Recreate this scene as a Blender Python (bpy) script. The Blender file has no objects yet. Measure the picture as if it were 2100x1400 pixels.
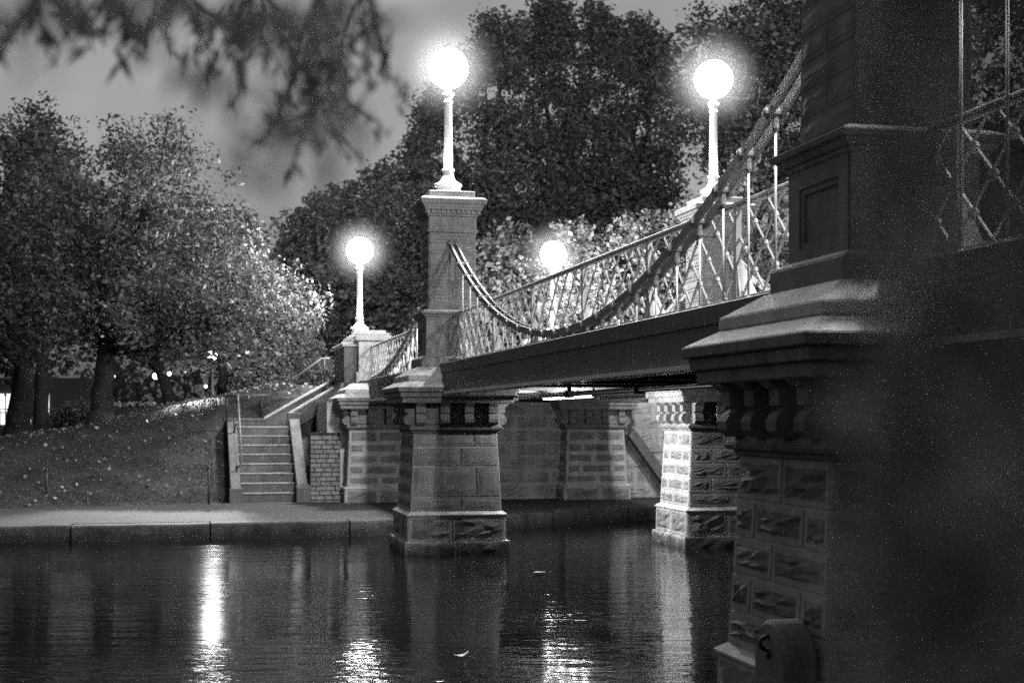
import bpy, math, random
import numpy as np
from mathutils import Vector, Matrix

# ------------------------------------------------------------------ camera, sky, exposure
SC = bpy.context.scene
COL = SC.collection
TH = math.atan(673 / 2917)                 # bridge axis, turned left of the view axis
CT, ST = math.cos(TH), math.sin(TH)

cam_data = bpy.data.cameras.new('camera')
cam = bpy.data.objects.new('camera', cam_data)
COL.objects.link(cam)
cam.location = (0, 0, 1.9)
cam.rotation_euler = (math.radians(90), 0, 0)
cam_data.lens = 50.0
cam_data.sensor_width = 36.0
cam_data.shift_y = 160 / 2100              # rising front
cam_data.clip_start = 0.05
cam_data.clip_end = 2000
cam_data.dof.use_dof = True
cam_data.dof.focus_distance = 13.0
cam_data.dof.aperture_fstop = 2.8
SC.camera = cam

world = bpy.data.worlds.new('World')
SC.world = world
world.use_nodes = True
wn, wl = world.node_tree.nodes, world.node_tree.links
wn.clear()
w_out = wn.new('ShaderNodeOutputWorld')
w_bg = wn.new('ShaderNodeBackground')
w_sky = wn.new('ShaderNodeTexSky')
w_sky.sky_type = 'NISHITA'
w_sky.sun_disc = False
w_sky.sun_elevation = math.radians(60)
w_sky.sun_rotation = math.radians(0)
w_sky.dust_density = 4.0
w_bw = wn.new('ShaderNodeRGBToBW')         # black and white film
wl.new(w_sky.outputs[0], w_bw.inputs[0])
w_tc = wn.new('ShaderNodeTexCoord'); w_ns = wn.new('ShaderNodeTexNoise')
w_ns.inputs['Scale'].default_value = 5.0; w_ns.inputs['Detail'].default_value = 5
wl.new(w_tc.outputs['Generated'], w_ns.inputs['Vector'])
w_mr = wn.new('ShaderNodeMapRange'); w_mr.inputs['From Min'].default_value = 0.3; w_mr.inputs['From Max'].default_value = 0.7
w_mr.inputs['To Min'].default_value = 0.65; w_mr.inputs['To Max'].default_value = 1.15
wl.new(w_ns.outputs['Fac'], w_mr.inputs['Value'])
w_mu = wn.new('ShaderNodeMath'); w_mu.operation = 'MULTIPLY'
wl.new(w_bw.outputs[0], w_mu.inputs[0]); wl.new(w_mr.outputs[0], w_mu.inputs[1])
wl.new(w_mu.outputs[0], w_bg.inputs[0])
w_bg.inputs[1].default_value = 0.068
wl.new(w_bg.outputs[0], w_out.inputs[0])

SC.view_settings.view_transform = 'Standard'
SC.view_settings.look = 'None'
SC.view_settings.exposure = 0.0
SC.view_settings.gamma = 1.0
SC.view_settings.use_curve_mapping = False
SC.cycles.max_bounces = 6
SC.cycles.diffuse_bounces = 3
SC.cycles.glossy_bounces = 3
SC.cycles.volume_bounces = 0
SC.cycles.sample_clamp_indirect = 5.0
SC.cycles.sample_clamp_direct = 10.0
SC.cycles.use_adaptive_sampling = False
SC.cycles.use_light_tree = True
SC.cycles.caustics_reflective = False
SC.cycles.caustics_refractive = False
SC.cycles.use_denoising = False         # the photograph is grainy film
LAMP_L = 780.0
HAZE = 0.0

# ------------------------------------------------------------------ helpers
def W(t, s, z=0.0):
    """bridge frame (t across, s along, z up) to world"""
    return Vector((CT * t - ST * s, ST * t + CT * s, z))

def ST_of(X, Y):
    return CT * X + ST * Y, -ST * X + CT * Y   # t, s

def px(x, y, Y):
    """photograph pixel at distance Y to world"""
    return Vector(((x - 1050) / 2917 * Y, Y, 1.9 + (860 - y) / 2917 * Y))

class MB:
    def __init__(self):
        self.v, self.f, self.sm = [], [], []
    def add(self, vs, fs, smooth=False):
        o = len(self.v)
        self.v += [tuple(p) for p in vs]
        self.f += [tuple(i + o for i in q) for q in fs]
        self.sm += [smooth] * len(fs)
        return self
    def box(self, x0, x1, y0, y1, z0, z1, M=None):
        vs = [Vector((x, y, z)) for z in (z0, z1) for y in (y0, y1) for x in (x0, x1)]
        if M is not None: vs = [M @ p for p in vs]
        return self.add(vs, [(0, 2, 3, 1), (4, 5, 7, 6), (0, 1, 5, 4), (1, 3, 7, 5), (3, 2, 6, 7), (2, 0, 4, 6)])
    def frus(self, z0, a0, z1, a1, b0=None, b1=None, ox=0, oy=0):
        b0 = a0 if b0 is None else b0; b1 = a1 if b1 is None else b1
        vs = [(sx * a0 + ox, sy * b0 + oy, z0) for sx, sy in ((-1, -1), (1, -1), (1, 1), (-1, 1))] + \
             [(sx * a1 + ox, sy * b1 + oy, z1) for sx, sy in ((-1, -1), (1, -1), (1, 1), (-1, 1))]
        return self.add(vs, [(3, 2, 1, 0), (4, 5, 6, 7), (0, 1, 5, 4), (1, 2, 6, 5), (2, 3, 7, 6), (3, 0, 4, 7)])
    def prism(self, prof, M0, M1):
        """profile (2D list) placed by two functions p->Vector at both ends"""
        n = len(prof)
        vs = [M0(p) for p in prof] + [M1(p) for p in prof]
        fs = [tuple(range(n - 1, -1, -1)), tuple(range(n, 2 * n))]
        fs += [(i, (i + 1) % n, n + (i + 1) % n, n + i) for i in range(n)]
        return self.add(vs, fs)
    def lathe(self, prof, n=20, M=None, smooth=True):
        vs, fs = [], []
        for r, z in prof:
            for k in range(n):
                a = 2 * math.pi * k / n
                p = Vector((r * math.cos(a), r * math.sin(a), z))
                vs.append(M @ p if M is not None else p)
        for j in range(len(prof) - 1):
            for k in range(n):
                fs.append((j * n + k, j * n + (k + 1) % n, (j + 1) * n + (k + 1) % n, (j + 1) * n + k))
        fs.append(tuple(range(n - 1, -1, -1)))
        fs.append(tuple(range((len(prof) - 1) * n, len(prof) * n)))
        return self.add(vs, fs, smooth)
    def tube(self, pts, rad, n=8, smooth=True):
        pts = [Vector(p) for p in pts]
        if not hasattr(rad, '__len__'): rad = [rad] * len(pts)
        vs, fs = [], []
        prev = None
        for i, p in enumerate(pts):
            d = (pts[min(i + 1, len(pts) - 1)] - pts[max(i - 1, 0)]).normalized()
            if prev is None:
                a = d.orthogonal().normalized()
            else:
                a = (prev - d * prev.dot(d)).normalized()
            prev = a
            b = d.cross(a)
            for k in range(n):
                t = 2 * math.pi * k / n
                vs.append(p + (a * math.cos(t) + b * math.sin(t)) * rad[i])
        for j in range(len(pts) - 1):
            for k in range(n):
                fs.append((j * n + k, j * n + (k + 1) % n, (j + 1) * n + (k + 1) % n, (j + 1) * n + k))
        fs.append(tuple(range(n - 1, -1, -1)))
        fs.append(tuple(range((len(pts) - 1) * n, len(pts) * n)))
        return self.add(vs, fs, smooth)
    def mesh(self, name):
        me = bpy.data.meshes.new(name)
        me.from_pydata(self.v, [], self.f)
        me.polygons.foreach_set('use_smooth', self.sm)
        me.update()
        return me

def bevel(o, w=0.008, seg=1):
    m = o.modifiers.new('bevel', 'BEVEL'); m.width = w; m.segments = seg; m.limit_method = 'ANGLE'
    m.angle_limit = math.radians(35)
    return o

def obj(name, mb, mat, parent=None, bev=0.0):
    me = mb if isinstance(mb, bpy.types.Mesh) else mb.mesh(name)
    o = bpy.data.objects.new(name, me)
    COL.objects.link(o)
    if mat is not None and not me.materials: me.materials.append(mat)
    if parent is not None: o.parent = parent
    if bev: bevel(o, bev)
    return o

def thing(name, label, cat, loc=(0, 0, 0), rz=0.0, group=None):
    o = bpy.data.objects.new(name, None)
    COL.objects.link(o)
    o.empty_display_size = 0.2
    o.location = loc; o.rotation_euler = (0, 0, rz)
    o['label'] = label; o['category'] = cat
    if group: o['group'] = group
    return o

def bthing(name, label, cat, t, s, z=0.0, group=None):
    return thing(name, label, cat, W(t, s, z), TH, group)

def tag(o, label, cat, group=None):
    o['label'] = label; o['category'] = cat
    if group: o['group'] = group
    return o

def struct(name, mb, mat):
    o = obj(name, mb, mat); o['kind'] = 'structure'
    return o

def copy_tree(o, parent=None):
    c = o.copy(); COL.objects.link(c)
    if parent is not None: c.parent = parent
    for ch in list(o.children): copy_tree(ch, c)
    return c

def np_mesh(name, verts, quads):
    me = bpy.data.meshes.new(name)
    nv, nq = len(verts), len(quads)
    k = quads.shape[1]
    me.vertices.add(nv); me.vertices.foreach_set('co', verts.astype(np.float32).ravel())
    me.loops.add(nq * k); me.loops.foreach_set('vertex_index', quads.astype(np.int32).ravel())
    me.polygons.add(nq); me.polygons.foreach_set('loop_start', np.arange(nq, dtype=np.int32) * k)
    me.update(calc_edges=True)
    return me

# ------------------------------------------------------------------ materials (all grey: the film is black and white)
def mat(name, base, rough=0.8, var=0.35, scale=4.0, bump=0.25, fine=60.0, stain=0.0, spec=0.3, metal=0.0, island=0.0, speck=0.0, wet=False):
    m = bpy.data.materials.new(name); m.use_nodes = True
    nt = m.node_tree; N, L = nt.nodes, nt.links
    b = N['Principled BSDF']
    b.inputs['Roughness'].default_value = rough
    b.inputs['Metallic'].default_value = metal
    b.inputs['Specular IOR Level'].default_value = spec
    tc = N.new('ShaderNodeTexCoord')
    src = tc.outputs['Object']
    geo = N.new('ShaderNodeNewGeometry')
    pos = geo.outputs['Position']
    def noise(sc, det=6, r=0.6):
        n = N.new('ShaderNodeTexNoise'); n.inputs['Scale'].default_value = sc
        n.inputs['Detail'].default_value = det; n.inputs['Roughness'].default_value = r
        L.new(pos, n.inputs['Vector']); return n.outputs['Fac']
    def math_(op, a, b_, clamp=False):
        n = N.new('ShaderNodeMath'); n.operation = op; n.use_clamp = clamp
        for i, x in enumerate((a, b_)):
            if isinstance(x, (int, float)): n.inputs[i].default_value = x
            else: L.new(x, n.inputs[i])
        return n.outputs[0]
    n1 = noise(scale); n2 = noise(fine, 4, 0.7)
    # value = base * (1 + var*(n1-.5)*2 + var*.6*(n2-.5)*2)
    v = math_('MULTIPLY', math_('SUBTRACT', n1, 0.5), 3.2 * var)
    v2 = math_('MULTIPLY', math_('SUBTRACT', n2, 0.5), 1.8 * var)
    v = math_('ADD', math_('ADD', v, v2), 1.0)
    if island:
        r = geo.outputs['Random Per Island']
        v = math_('MULTIPLY', v, math_('ADD', math_('MULTIPLY', r, 2 * island), 1 - island))
    if stain:                                             # drips and dirt, drawn out downwards
        mp = N.new('ShaderNodeMapping'); mp.inputs['Scale'].default_value = (5.0, 5.0, 0.7)
        L.new(pos, mp.inputs['Vector'])
        ns = N.new('ShaderNodeTexNoise'); ns.inputs['Scale'].default_value = 1.6; ns.inputs['Detail'].default_value = 5
        L.new(mp.outputs[0], ns.inputs['Vector'])
        st = math_('MULTIPLY', math_('SUBTRACT', ns.outputs['Fac'], 0.5), 4.0 * stain)
        v = math_('ADD', v, st)
    if speck:
        n3 = noise(fine * 0.45, 2, 0.5)
        sp = math_('MULTIPLY', math_('SUBTRACT', n3, 0.62, ), 9.0, True)
        v = math_('MULTIPLY', v, math_('SUBTRACT', 1.0, math_('MULTIPLY', sp, speck)))
    if wet:                                               # damp, weedy band just above the water
        sx = N.new('ShaderNodeSeparateXYZ'); L.new(pos, sx.inputs[0])
        wv = math_('ADD', sx.outputs['Z'], math_('MULTIPLY', math_('SUBTRACT', n1, 0.5), 0.5))
        mrw = N.new('ShaderNodeMapRange'); mrw.inputs['From Min'].default_value = 0.06; mrw.inputs['From Max'].default_value = 0.2
        mrw.inputs['To Min'].default_value = 0.4; mrw.inputs['To Max'].default_value = 1.0; L.new(wv, mrw.inputs['Value'])
        v = math_('MULTIPLY', v, mrw.outputs[0])
    v = math_('MAXIMUM', v, 0.15)
    v = math_('MULTIPLY', v, base)
    cb = N.new('ShaderNodeCombineColor')
    for i in range(3): L.new(v, cb.inputs[i])
    L.new(cb.outputs[0], b.inputs['Base Color'])
    if bump:
        bp = N.new('ShaderNodeBump'); bp.inputs['Strength'].default_value = bump
        bp.inputs['Distance'].default_value = 0.02
        L.new(math_('ADD', math_('MULTIPLY', n2, 0.6), n1), bp.inputs['Height'])
        L.new(bp.outputs[0], b.inputs['Normal'])
    return m

def emit(name, strength):
    m = bpy.data.materials.new(name); m.use_nodes = True
    b = m.node_tree.nodes['Principled BSDF']
    b.inputs['Base Color'].default_value = (0.8, 0.8, 0.8, 1)
    b.inputs['Emission Color'].default_value = (1, 1, 1, 1)
    b.inputs['Emission Strength'].default_value = strength
    m.cycles.emission_sampling = 'AUTO'
    return m

def leaf_mat(name, base, rough=0.55, trans=0.25):
    m = bpy.data.materials.new(name); m.use_nodes = True
    nt = m.node_tree; N, L = nt.nodes, nt.links
    b = N['Principled BSDF']; b.inputs['Roughness'].default_value = rough
    b.inputs['Specular IOR Level'].default_value = 0.35
    geo = N.new('ShaderNodeNewGeometry')
    mr = N.new('ShaderNodeMapRange')
    mr.inputs['To Min'].default_value = base * 0.6; mr.inputs['To Max'].default_value = base * 1.45
    L.new(geo.outputs['Random Per Island'], mr.inputs['Value'])
    cb = N.new('ShaderNodeCombineColor')
    for i in range(3): L.new(mr.outputs[0], cb.inputs[i])
    L.new(cb.outputs[0], b.inputs['Base Color'])
    if trans:
        tr = N.new('ShaderNodeBsdfTranslucent'); L.new(cb.outputs[0], tr.inputs['Color'])
        mx = N.new('ShaderNodeMixShader'); mx.inputs[0].default_value = trans
        L.new(b.outputs[0], mx.inputs[1]); L.new(tr.outputs[0], mx.inputs[2])
        L.new(mx.outputs[0], N['Material Output'].inputs['Surface'])
    return m

M_STONE = mat('granite', 0.18, 0.85, 0.5, 3.0, 0.8, 45, stain=0.25, wet=True)
M_JOINT = mat('mortar', 0.42, 0.9, 0.35, 5.0, 0.3, 90, stain=0.15, wet=True)
M_MARGIN = mat('tooled_margin', 0.33, 0.85, 0.35, 3.0, 0.3, 70, stain=0.2, wet=True)
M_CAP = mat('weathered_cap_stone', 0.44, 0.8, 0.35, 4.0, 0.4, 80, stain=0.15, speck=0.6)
M_PYLON = mat('pylon_granite', 0.21, 0.8, 0.38, 3.0, 0.4, 70, stain=0.2)
M_WALL = mat('wall_granite', 0.3, 0.85, 0.45, 2.0, 0.5, 60, stain=0.3)
M_BRICK = mat('brick', 0.2, 0.9, 0.5, 6.0, 0.5, 80)
M_STEP = mat('step_stone', 0.12, 0.8, 0.4, 3.0, 0.4, 60, stain=0.2)
M_NOSE = mat('pale_step_nosing', 0.25, 0.75, 0.45, 4.0, 0.3, 60, stain=0.2)  # tread slabs, paler than the risers
M_IRON_D = mat('dark_iron', 0.10, 0.6, 0.25, 2.0, 0.12, 60, stain=0.2)
M_IRON_P = mat('pale_painted_iron', 0.65, 0.45, 0.2, 5.0, 0.1, 80)
M_IRON_W = mat('white_painted_iron', 0.72, 0.4, 0.1, 6.0, 0.06, 60)
M_CHAIN = mat('chain_iron', 0.13, 0.45, 0.3, 6.0, 0.2, 70)
M_POST = mat('black_iron', 0.03, 0.5, 0.2, 6.0, 0.1, 60)
M_BARK = mat('bark', 0.02, 0.9, 0.5, 5.0, 0.8, 30)
M_PATH = mat('gravel_path', 0.045, 0.9, 0.35, 1.5, 0.6, 55)
M_KERB = mat('kerb_granite', 0.045, 0.85, 0.4, 2.5, 0.5, 60, stain=0.2, wet=True)
M_EARTH = mat('lawn_earth', 0.035, 0.95, 0.9, 1.3, 1.0, 18)
M_GRASS = leaf_mat('grass_blade', 0.035, 0.7, 0.2)
M_LITTER = leaf_mat('fallen_leaf', 0.2, 0.5, 0.0)
M_LEAF = leaf_mat('leaf', 0.08)
M_LEAF_D = leaf_mat('dark_leaf', 0.11)
M_LEAF_L = leaf_mat('pale_leaf', 0.12, 0.5, 0.3)
M_FORE = leaf_mat('willow_leaf', 0.11, 0.6, 0.35)
M_GLOBE = emit('lamp_globe', 5.0)      # the light itself comes from the lamp inside each globe
M_GLOBE_DIM = emit('near_lamp_globe', 4.0)
M_TUBE = emit('lit_tube', 5.0)
M_GLOBE_S = emit('small_lamp', 4.0)
M_GLOBE_H = emit('hidden_park_lamp', 5.0)
for m_ in (M_GLOBE, M_GLOBE_DIM, M_GLOBE_S, M_GLOBE_H, M_TUBE): m_.cycles.emission_sampling = 'NONE'
M_LITWIN = emit('lit_window', 1.5)
M_FACADE = mat('pale_facade', 0.12, 0.8, 0.15, 1.0, 0.1)

# ------------------------------------------------------------------ water
def water_material():
    m = bpy.data.materials.new('pond_water'); m.use_nodes = True
    N, L = m.node_tree.nodes, m.node_tree.links
    b = N['Principled BSDF']
    b.inputs['Base Color'].default_value = (0.006, 0.006, 0.006, 1)
    b.inputs['Roughness'].default_value = 0.045
    b.inputs['IOR'].default_value = 1.333
    geo = N.new('ShaderNodeNewGeometry')
    def ns(scale, sx, sy, det):
        mp = N.new('ShaderNodeMapping'); mp.inputs['Scale'].default_value = (sx, sy, 1)
        mp.inputs['Rotation'].default_value = (0, 0, 0.12)
        L.new(geo.outputs['Position'], mp.inputs['Vector'])
        n = N.new('ShaderNodeTexNoise'); n.inputs['Scale'].default_value = scale
        n.inputs['Detail'].default_value = det; n.inputs['Roughness'].default_value = 0.55
        L.new(mp.outputs[0], n.inputs['Vector']); return n.outputs['Fac']
    a = ns(2.2, 0.5, 2.2, 3); c = ns(9.0, 0.7, 2.4, 2)
    ma = N.new('ShaderNodeMath'); ma.operation = 'MULTIPLY_ADD'
    L.new(c, ma.inputs[0]); ma.inputs[1].default_value = 0.22; L.new(a, ma.inputs[2])
    pa = ns(0.16, 0.5, 1.6, 3)
    mr = N.new('ShaderNodeMapRange'); mr.inputs['From Min'].default_value = 0.38; mr.inputs['From Max'].default_value = 0.68
    mr.inputs['To Min'].default_value = 0.08; mr.inputs['To Max'].default_value = 0.34
    L.new(pa, mr.inputs['Value'])
    # a ruffled patch where something has just broken the surface
    ds = N.new('ShaderNodeVectorMath'); ds.operation = 'DISTANCE'; ds.inputs[1].default_value = (-1.75, 10.3, 0)
    L.new(geo.outputs['Position'], ds.inputs[0])
    rf = N.new('ShaderNodeMapRange'); rf.inputs['From Min'].default_value = 0.6; rf.inputs['From Max'].default_value = 2.3
    rf.inputs['To Min'].default_value = 0.45; rf.inputs['To Max'].default_value = 0.0; L.new(ds.outputs['Value'], rf.inputs['Value'])
    rs = N.new('ShaderNodeMath'); rs.operation = 'ADD'; L.new(mr.outputs[0], rs.inputs[0]); L.new(rf.outputs[0], rs.inputs[1])
    bp = N.new('ShaderNodeBump'); L.new(rs.outputs[0], bp.inputs['Strength']); bp.inputs['Distance'].default_value = 0.05
    L.new(ma.outputs[0], bp.inputs['Height']); L.new(bp.outputs[0], b.inputs['Normal'])
    return m
mb = MB(); mb.add([(-120, -60, 0), (120, -60, 0), (120, 34, 0), (-120, 34, 0)], [(0, 1, 2, 3)])
struct('water', mb, water_material())

# ------------------------------------------------------------------ terrain
KERB = [(-60, 23.4), (-20, 23.3), (-2.75, 23.03), (1.2, 23.03), (2.8, 23.05), (4.2, 23.4), (5.5, 24.0), (6.9, 24.86), (8.77, 25.86), (11, 26.9), (14, 27.6), (60, 29)]
EDGE = [(-80, 24.5), (-12, 25.6), (-3.3, 27.4), (-1.6, 27.8), (0.5, 28.6), (0.9, 28.85), (12, 28.9)]
CREST = [(-80, 1.0), (-12, 1.2), (-4.3, 1.4), (-2.6, 1.66), (-0.8, 2.07), (0.7, 2.42), (2.0, 2.70), (12, 2.70)]
def lerp_tab(tab, x):
    return float(np.interp(x, [a for a, _ in tab], [b for _, b in tab]))
def smooth(u):
    u = min(max(u, 0), 1); return u * u * (3 - 2 * u)
def ground(t, s):
    T = 6.0 - abs(t - 6.0)
    e = max(lerp_tab(EDGE, T), lerp_tab(KERB, t) + 1.2)
    if s < lerp_tab(KERB, t) + 0.12: return -0.6
    if s <= e: return 0.25
    if T >= 3.15:
        return 2.66 if s > 28.95 else 0.25
    zc = lerp_tab(CREST, T)
    u = (s - e) / 5.2
    z = 0.25 + (zc - 0.25) * smooth(0.12 + 0.88 * min(u, 1)) if u < 1 else zc
    z = 0.25 + (zc - 0.25) * (math.sin(min(u, 1) * math.pi / 2) ** 1.15)
    if s > 40: z += (1.35 - z) * smooth((s - 40) / 18)
    z += 0.03 * math.sin(t * 1.7 + s) * min(u, 1)
    if 0.95 < T < 2.45 and 28.3 < s < 32.3:
        z = min(z, max(0.2, min(1.62, 0.02 + (s - 28.8) * 0.66)))
    elif 2.4 <= T < 3.15 and 28.7 < s < 31.0:
        z = min(z, 1.6)
    return z
def axis(parts):
    out = []
    for a, b, st in parts: out += list(np.arange(a, b, st))
    return out + [parts[-1][1]]
TS = axis([(-120, -30, 6), (-30, -12, 1.0), (-12, 14, 0.22), (14, 30, 1.0), (30, 120, 6)])
SS = axis([(22.6, 34, 0.2), (34, 44, 0.5), (44, 70, 2), (70, 260, 12)])
vs = np.array([W(t, s, ground(t, s)) for s in SS for t in TS])
nt_ = len(TS)
q = np.array([(j * nt_ + i, j * nt_ + i + 1, (j + 1) * nt_ + i + 1, (j + 1) * nt_ + i) for j in range(len(SS) - 1) for i in range(nt_ - 1)])
lawn_me = np_mesh('lawn', vs, q); lawn_me.polygons.foreach_set('use_smooth', [True] * len(q))
struct('lawn', lawn_me, M_EARTH)

mb = MB()
pt = list(np.arange(-30, 14.1, 0.5))
for a, b in zip(pt[:-1], pt[1:]):
    def ends(t):
        T = 6 - abs(t - 6)
        k = lerp_tab(KERB, t) + 0.36
        return k, max(lerp_tab(EDGE, T) + 0.12, lerp_tab(KERB, t) + 1.3) if T < 3.1 else 28.66
    (k0, e0), (k1, e1) = ends(a), ends(b)
    n = 3
    for i in range(n):
        f0, f1 = i / n, (i + 1) / n
        mb.add([W(a, k0 + (e0 - k0) * f0, 0.262), W(b, k1 + (e1 - k1) * f0, 0.262), W(b, k1 + (e1 - k1) * f1, 0.262), W(a, k0 + (e0 - k0) * f1, 0.262)], [(0, 1, 2, 3)])
struct('path', mb, M_PATH)

mb = MB(); mb.add([(-60, -60, 0.6), (60, -60, 0.6), (60, -1.0, 0.6), (60, 0.4, -0.5), (-60, 0.4, -0.5), (-60, -1.0, 0.6)], [(0, 1, 2, 5), (5, 2, 3, 4)])
struct('near_bank', mb, M_EARTH)

# kerb of long granite stones along the water
kerb = bpy.data.objects.new('water_kerb', None); COL.objects.link(kerb); kerb['kind'] = 'structure'
random.seed(3)
tcur = -16.0
while tcur < 13:
    ln = random.uniform(1.5, 2.3); a, b = tcur + 0.012, tcur + ln - 0.012
    k0, k1 = lerp_tab(KERB, a), lerp_tab(KERB, b)
    j = random.uniform(-0.012, 0.012)
    mb = MB()
    n = 8
    jz = [random.uniform(-.012, .012) for _ in range(n + 1)]; jd = [random.uniform(-.018, .018) for _ in range(n + 1)]
    for i in range(n):
        pa, pb = a + (b - a) * i / n, a + (b - a) * (i + 1) / n
        ka, kb = lerp_tab(KERB, pa), lerp_tab(KERB, pb)
        vs_ = [W(t, k + d + j, z) for t, k, q_ in ((pa, ka, i), (pb, kb, i + 1)) for d, z in ((-0.03, -0.7), (jd[q_], 0.235 + j + jz[q_]), (0.03, 0.262 + j + jz[q_] * .5), (0.40, 0.268 + j), (0.40, -0.7))]
        fs_ = [(k_, 5 + k_, 6 + k_, 1 + k_) for k_ in range(4)]
        if i == 0: fs_.append((0, 1, 2, 3, 4))
        if i == n - 1: fs_.append((9, 8, 7, 6, 5))
        mb.add(vs_, fs_)
    obj('kerb_stone', mb, M_KERB, kerb)
    tcur += ln

# ------------------------------------------------------------------ masonry
RNG = random.Random(11)
def stone_mesh(P, nrm, u0, u1, v0, v1, out=0.018, rough=0.012, margin=0.03, gap=0.011):
    """a dressed block on the quad P=(bl,br,tr,tl): drafted margin and a rough raised panel"""
    bl, br, tr, tl = [Vector(p) for p in P]
    def pt_(u, v, d):
        a = bl.lerp(br, u); b = tl.lerp(tr, u)
        return a.lerp(b, v) + nrm * d
    wu = (br - bl).length; wv = (tl - bl).length
    gu, gv = gap / wu, gap / wv
    u0 += gu; u1 -= gu; v0 += gv; v1 -= gv
    mu, mv = min(margin / wu, (u1 - u0) * .25), min(margin / wv, (v1 - v0) * .25)
    m = MB()
    ring = lambda a, b, c, d_, e: [pt_(a, c, e), pt_(b, c, e), pt_(b, d_, e), pt_(a, d_, e)]
    vs_ = ring(u0, u1, v0, v1, -0.03) + ring(u0, u1, v0, v1, out * 0.5)
    cu0, cu1, cv0, cv1 = u0 + mu, u1 - mu, v0 + mv, v1 - mv
    grid = []
    G = 6
    for j in range(G):
        for i in range(G):
            edge = i in (0, G - 1) or j in (0, G - 1)
            u = cu0 + (cu1 - cu0) * i / (G - 1); v = cv0 + (cv1 - cv0) * j / (G - 1)
            if edge: d = out * 0.55
            else: d = out + RNG.uniform(-0.5, 1.1) * rough
            if not edge:
                u += RNG.uniform(-.06, .06) * (cu1 - cu0); v += RNG.uniform(-.06, .06) * (cv1 - cv0)
            elif rough > 0.01:
                u += RNG.uniform(-.03, .03) * (cu1 - cu0); v += RNG.uniform(-.05, .05) * (cv1 - cv0)
            grid.append(pt_(u, v, d))
    vs_ += grid
    fs_ = [(k, (k + 1) % 4, 4 + (k + 1) % 4, 4 + k) for k in range(4)]
    o = 8
    idx = lambda i, j: o + j * G + i
    fs_ += [(4, 5) + tuple(idx(i, 0) for i in range(G - 1, -1, -1)),
            (5, 6) + tuple(idx(G - 1, j) for j in range(G - 1, -1, -1)),
            (6, 7) + tuple(idx(i, G - 1) for i in range(G)),
            (7, 4) + tuple(idx(0, j) for j in range(G))]
    fs_ += [(idx(i, j), idx(i + 1, j), idx(i + 1, j + 1), idx(i, j + 1)) for j in range(G - 1) for i in range(G - 1)]
    m.add(vs_, fs_)
    me = m.mesh('stone')
    me.polygons.foreach_set('material_index', [0] * 8 + [1] * (len(fs_) - 8))
    return me

def masonry(P, rows, parent, material, out=0.018, rough=0.012, per=2, stagger=True, name='stone', jit=0.06, margin=0.03):
    bl, br, tr, tl = [Vector(p) for p in P]
    nrm = (br - bl).cross(tl - bl).normalized()
    v = 0.0
    tot = sum(rows)
    for r, h in enumerate(rows):
        n = per if not stagger else (per + (r % 2))
        cuts = [0.0]
        for k in range(1, n):
            f = k / n
            cuts.append(f + RNG.uniform(-jit, jit) / n * 2)
        cuts.append(1.0)
        if stagger and r % 2 and per > 1:
            cuts = [0.0] + [(k - 0.5) / per + RNG.uniform(-jit, jit) / per for k in range(1, per + 1)] + [1.0]
        v1 = v + h / tot
        for a, b in zip(cuts[:-1], cuts[1:]):
            me = stone_mesh(P, nrm, a, b, v, v1, out, rough, margin)
            me.materials.append(M_MARGIN if material in (M_STONE, M_WALL) else material); me.materials.append(material)
            obj(name, me, None, parent)
        v = v1

def four_faces(z0, a0, z1, a1):
    """the four sides of a square tapered block as outward quads"""
    c0 = [(-a0, -a0, z0), (a0, -a0, z0), (a0, a0, z0), (-a0, a0, z0)]
    c1 = [(-a1, -a1, z1), (a1, -a1, z1), (a1, a1, z1), (-a1, a1, z1)]
    return [(c0[i], c0[(i + 1) % 4], c1[(i + 1) % 4], c1[i]) for i in range(4)]

BR_PROF = [(-0.03, 1.80), (0.10, 1.80), (0.145, 1.84), (0.15, 1.89), (0.125, 1.935), (0.085, 1.955), (0.085, 1.97), (0.125, 1.975), (0.13, 2.06), (0.16, 2.075), (0.20, 2.108), (-0.03, 2.108)]
def bracket_mesh(h0=0.60, w=0.13):
    m = MB()
    m.prism([(d, z) for d, z in BR_PROF],
            lambda p: Vector((w / 2, -h0 - p[0], p[1])), lambda p: Vector((-w / 2, -h0 - p[0], p[1])))
    return m.mesh('bracket')
BR_ME = bracket_mesh()
def disc_mesh(r, th):
    m = MB(); m.lathe([(r, -th), (r, 0.0), (r * .8, th * .5), (r * .72, th * .3)], 16, Matrix.Rotation(math.radians(90), 4, 'X'), smooth=False)
    return m.mesh('roundel')
DISC_ME = disc_mesh(0.075, 0.03)
DISC_S = disc_mesh(0.05, 0.018)
for me in (BR_ME,): me.materials.append(M_STONE)
DISC_ME.materials.append(M_STONE); DISC_S.materials.append(M_PYLON)

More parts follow.
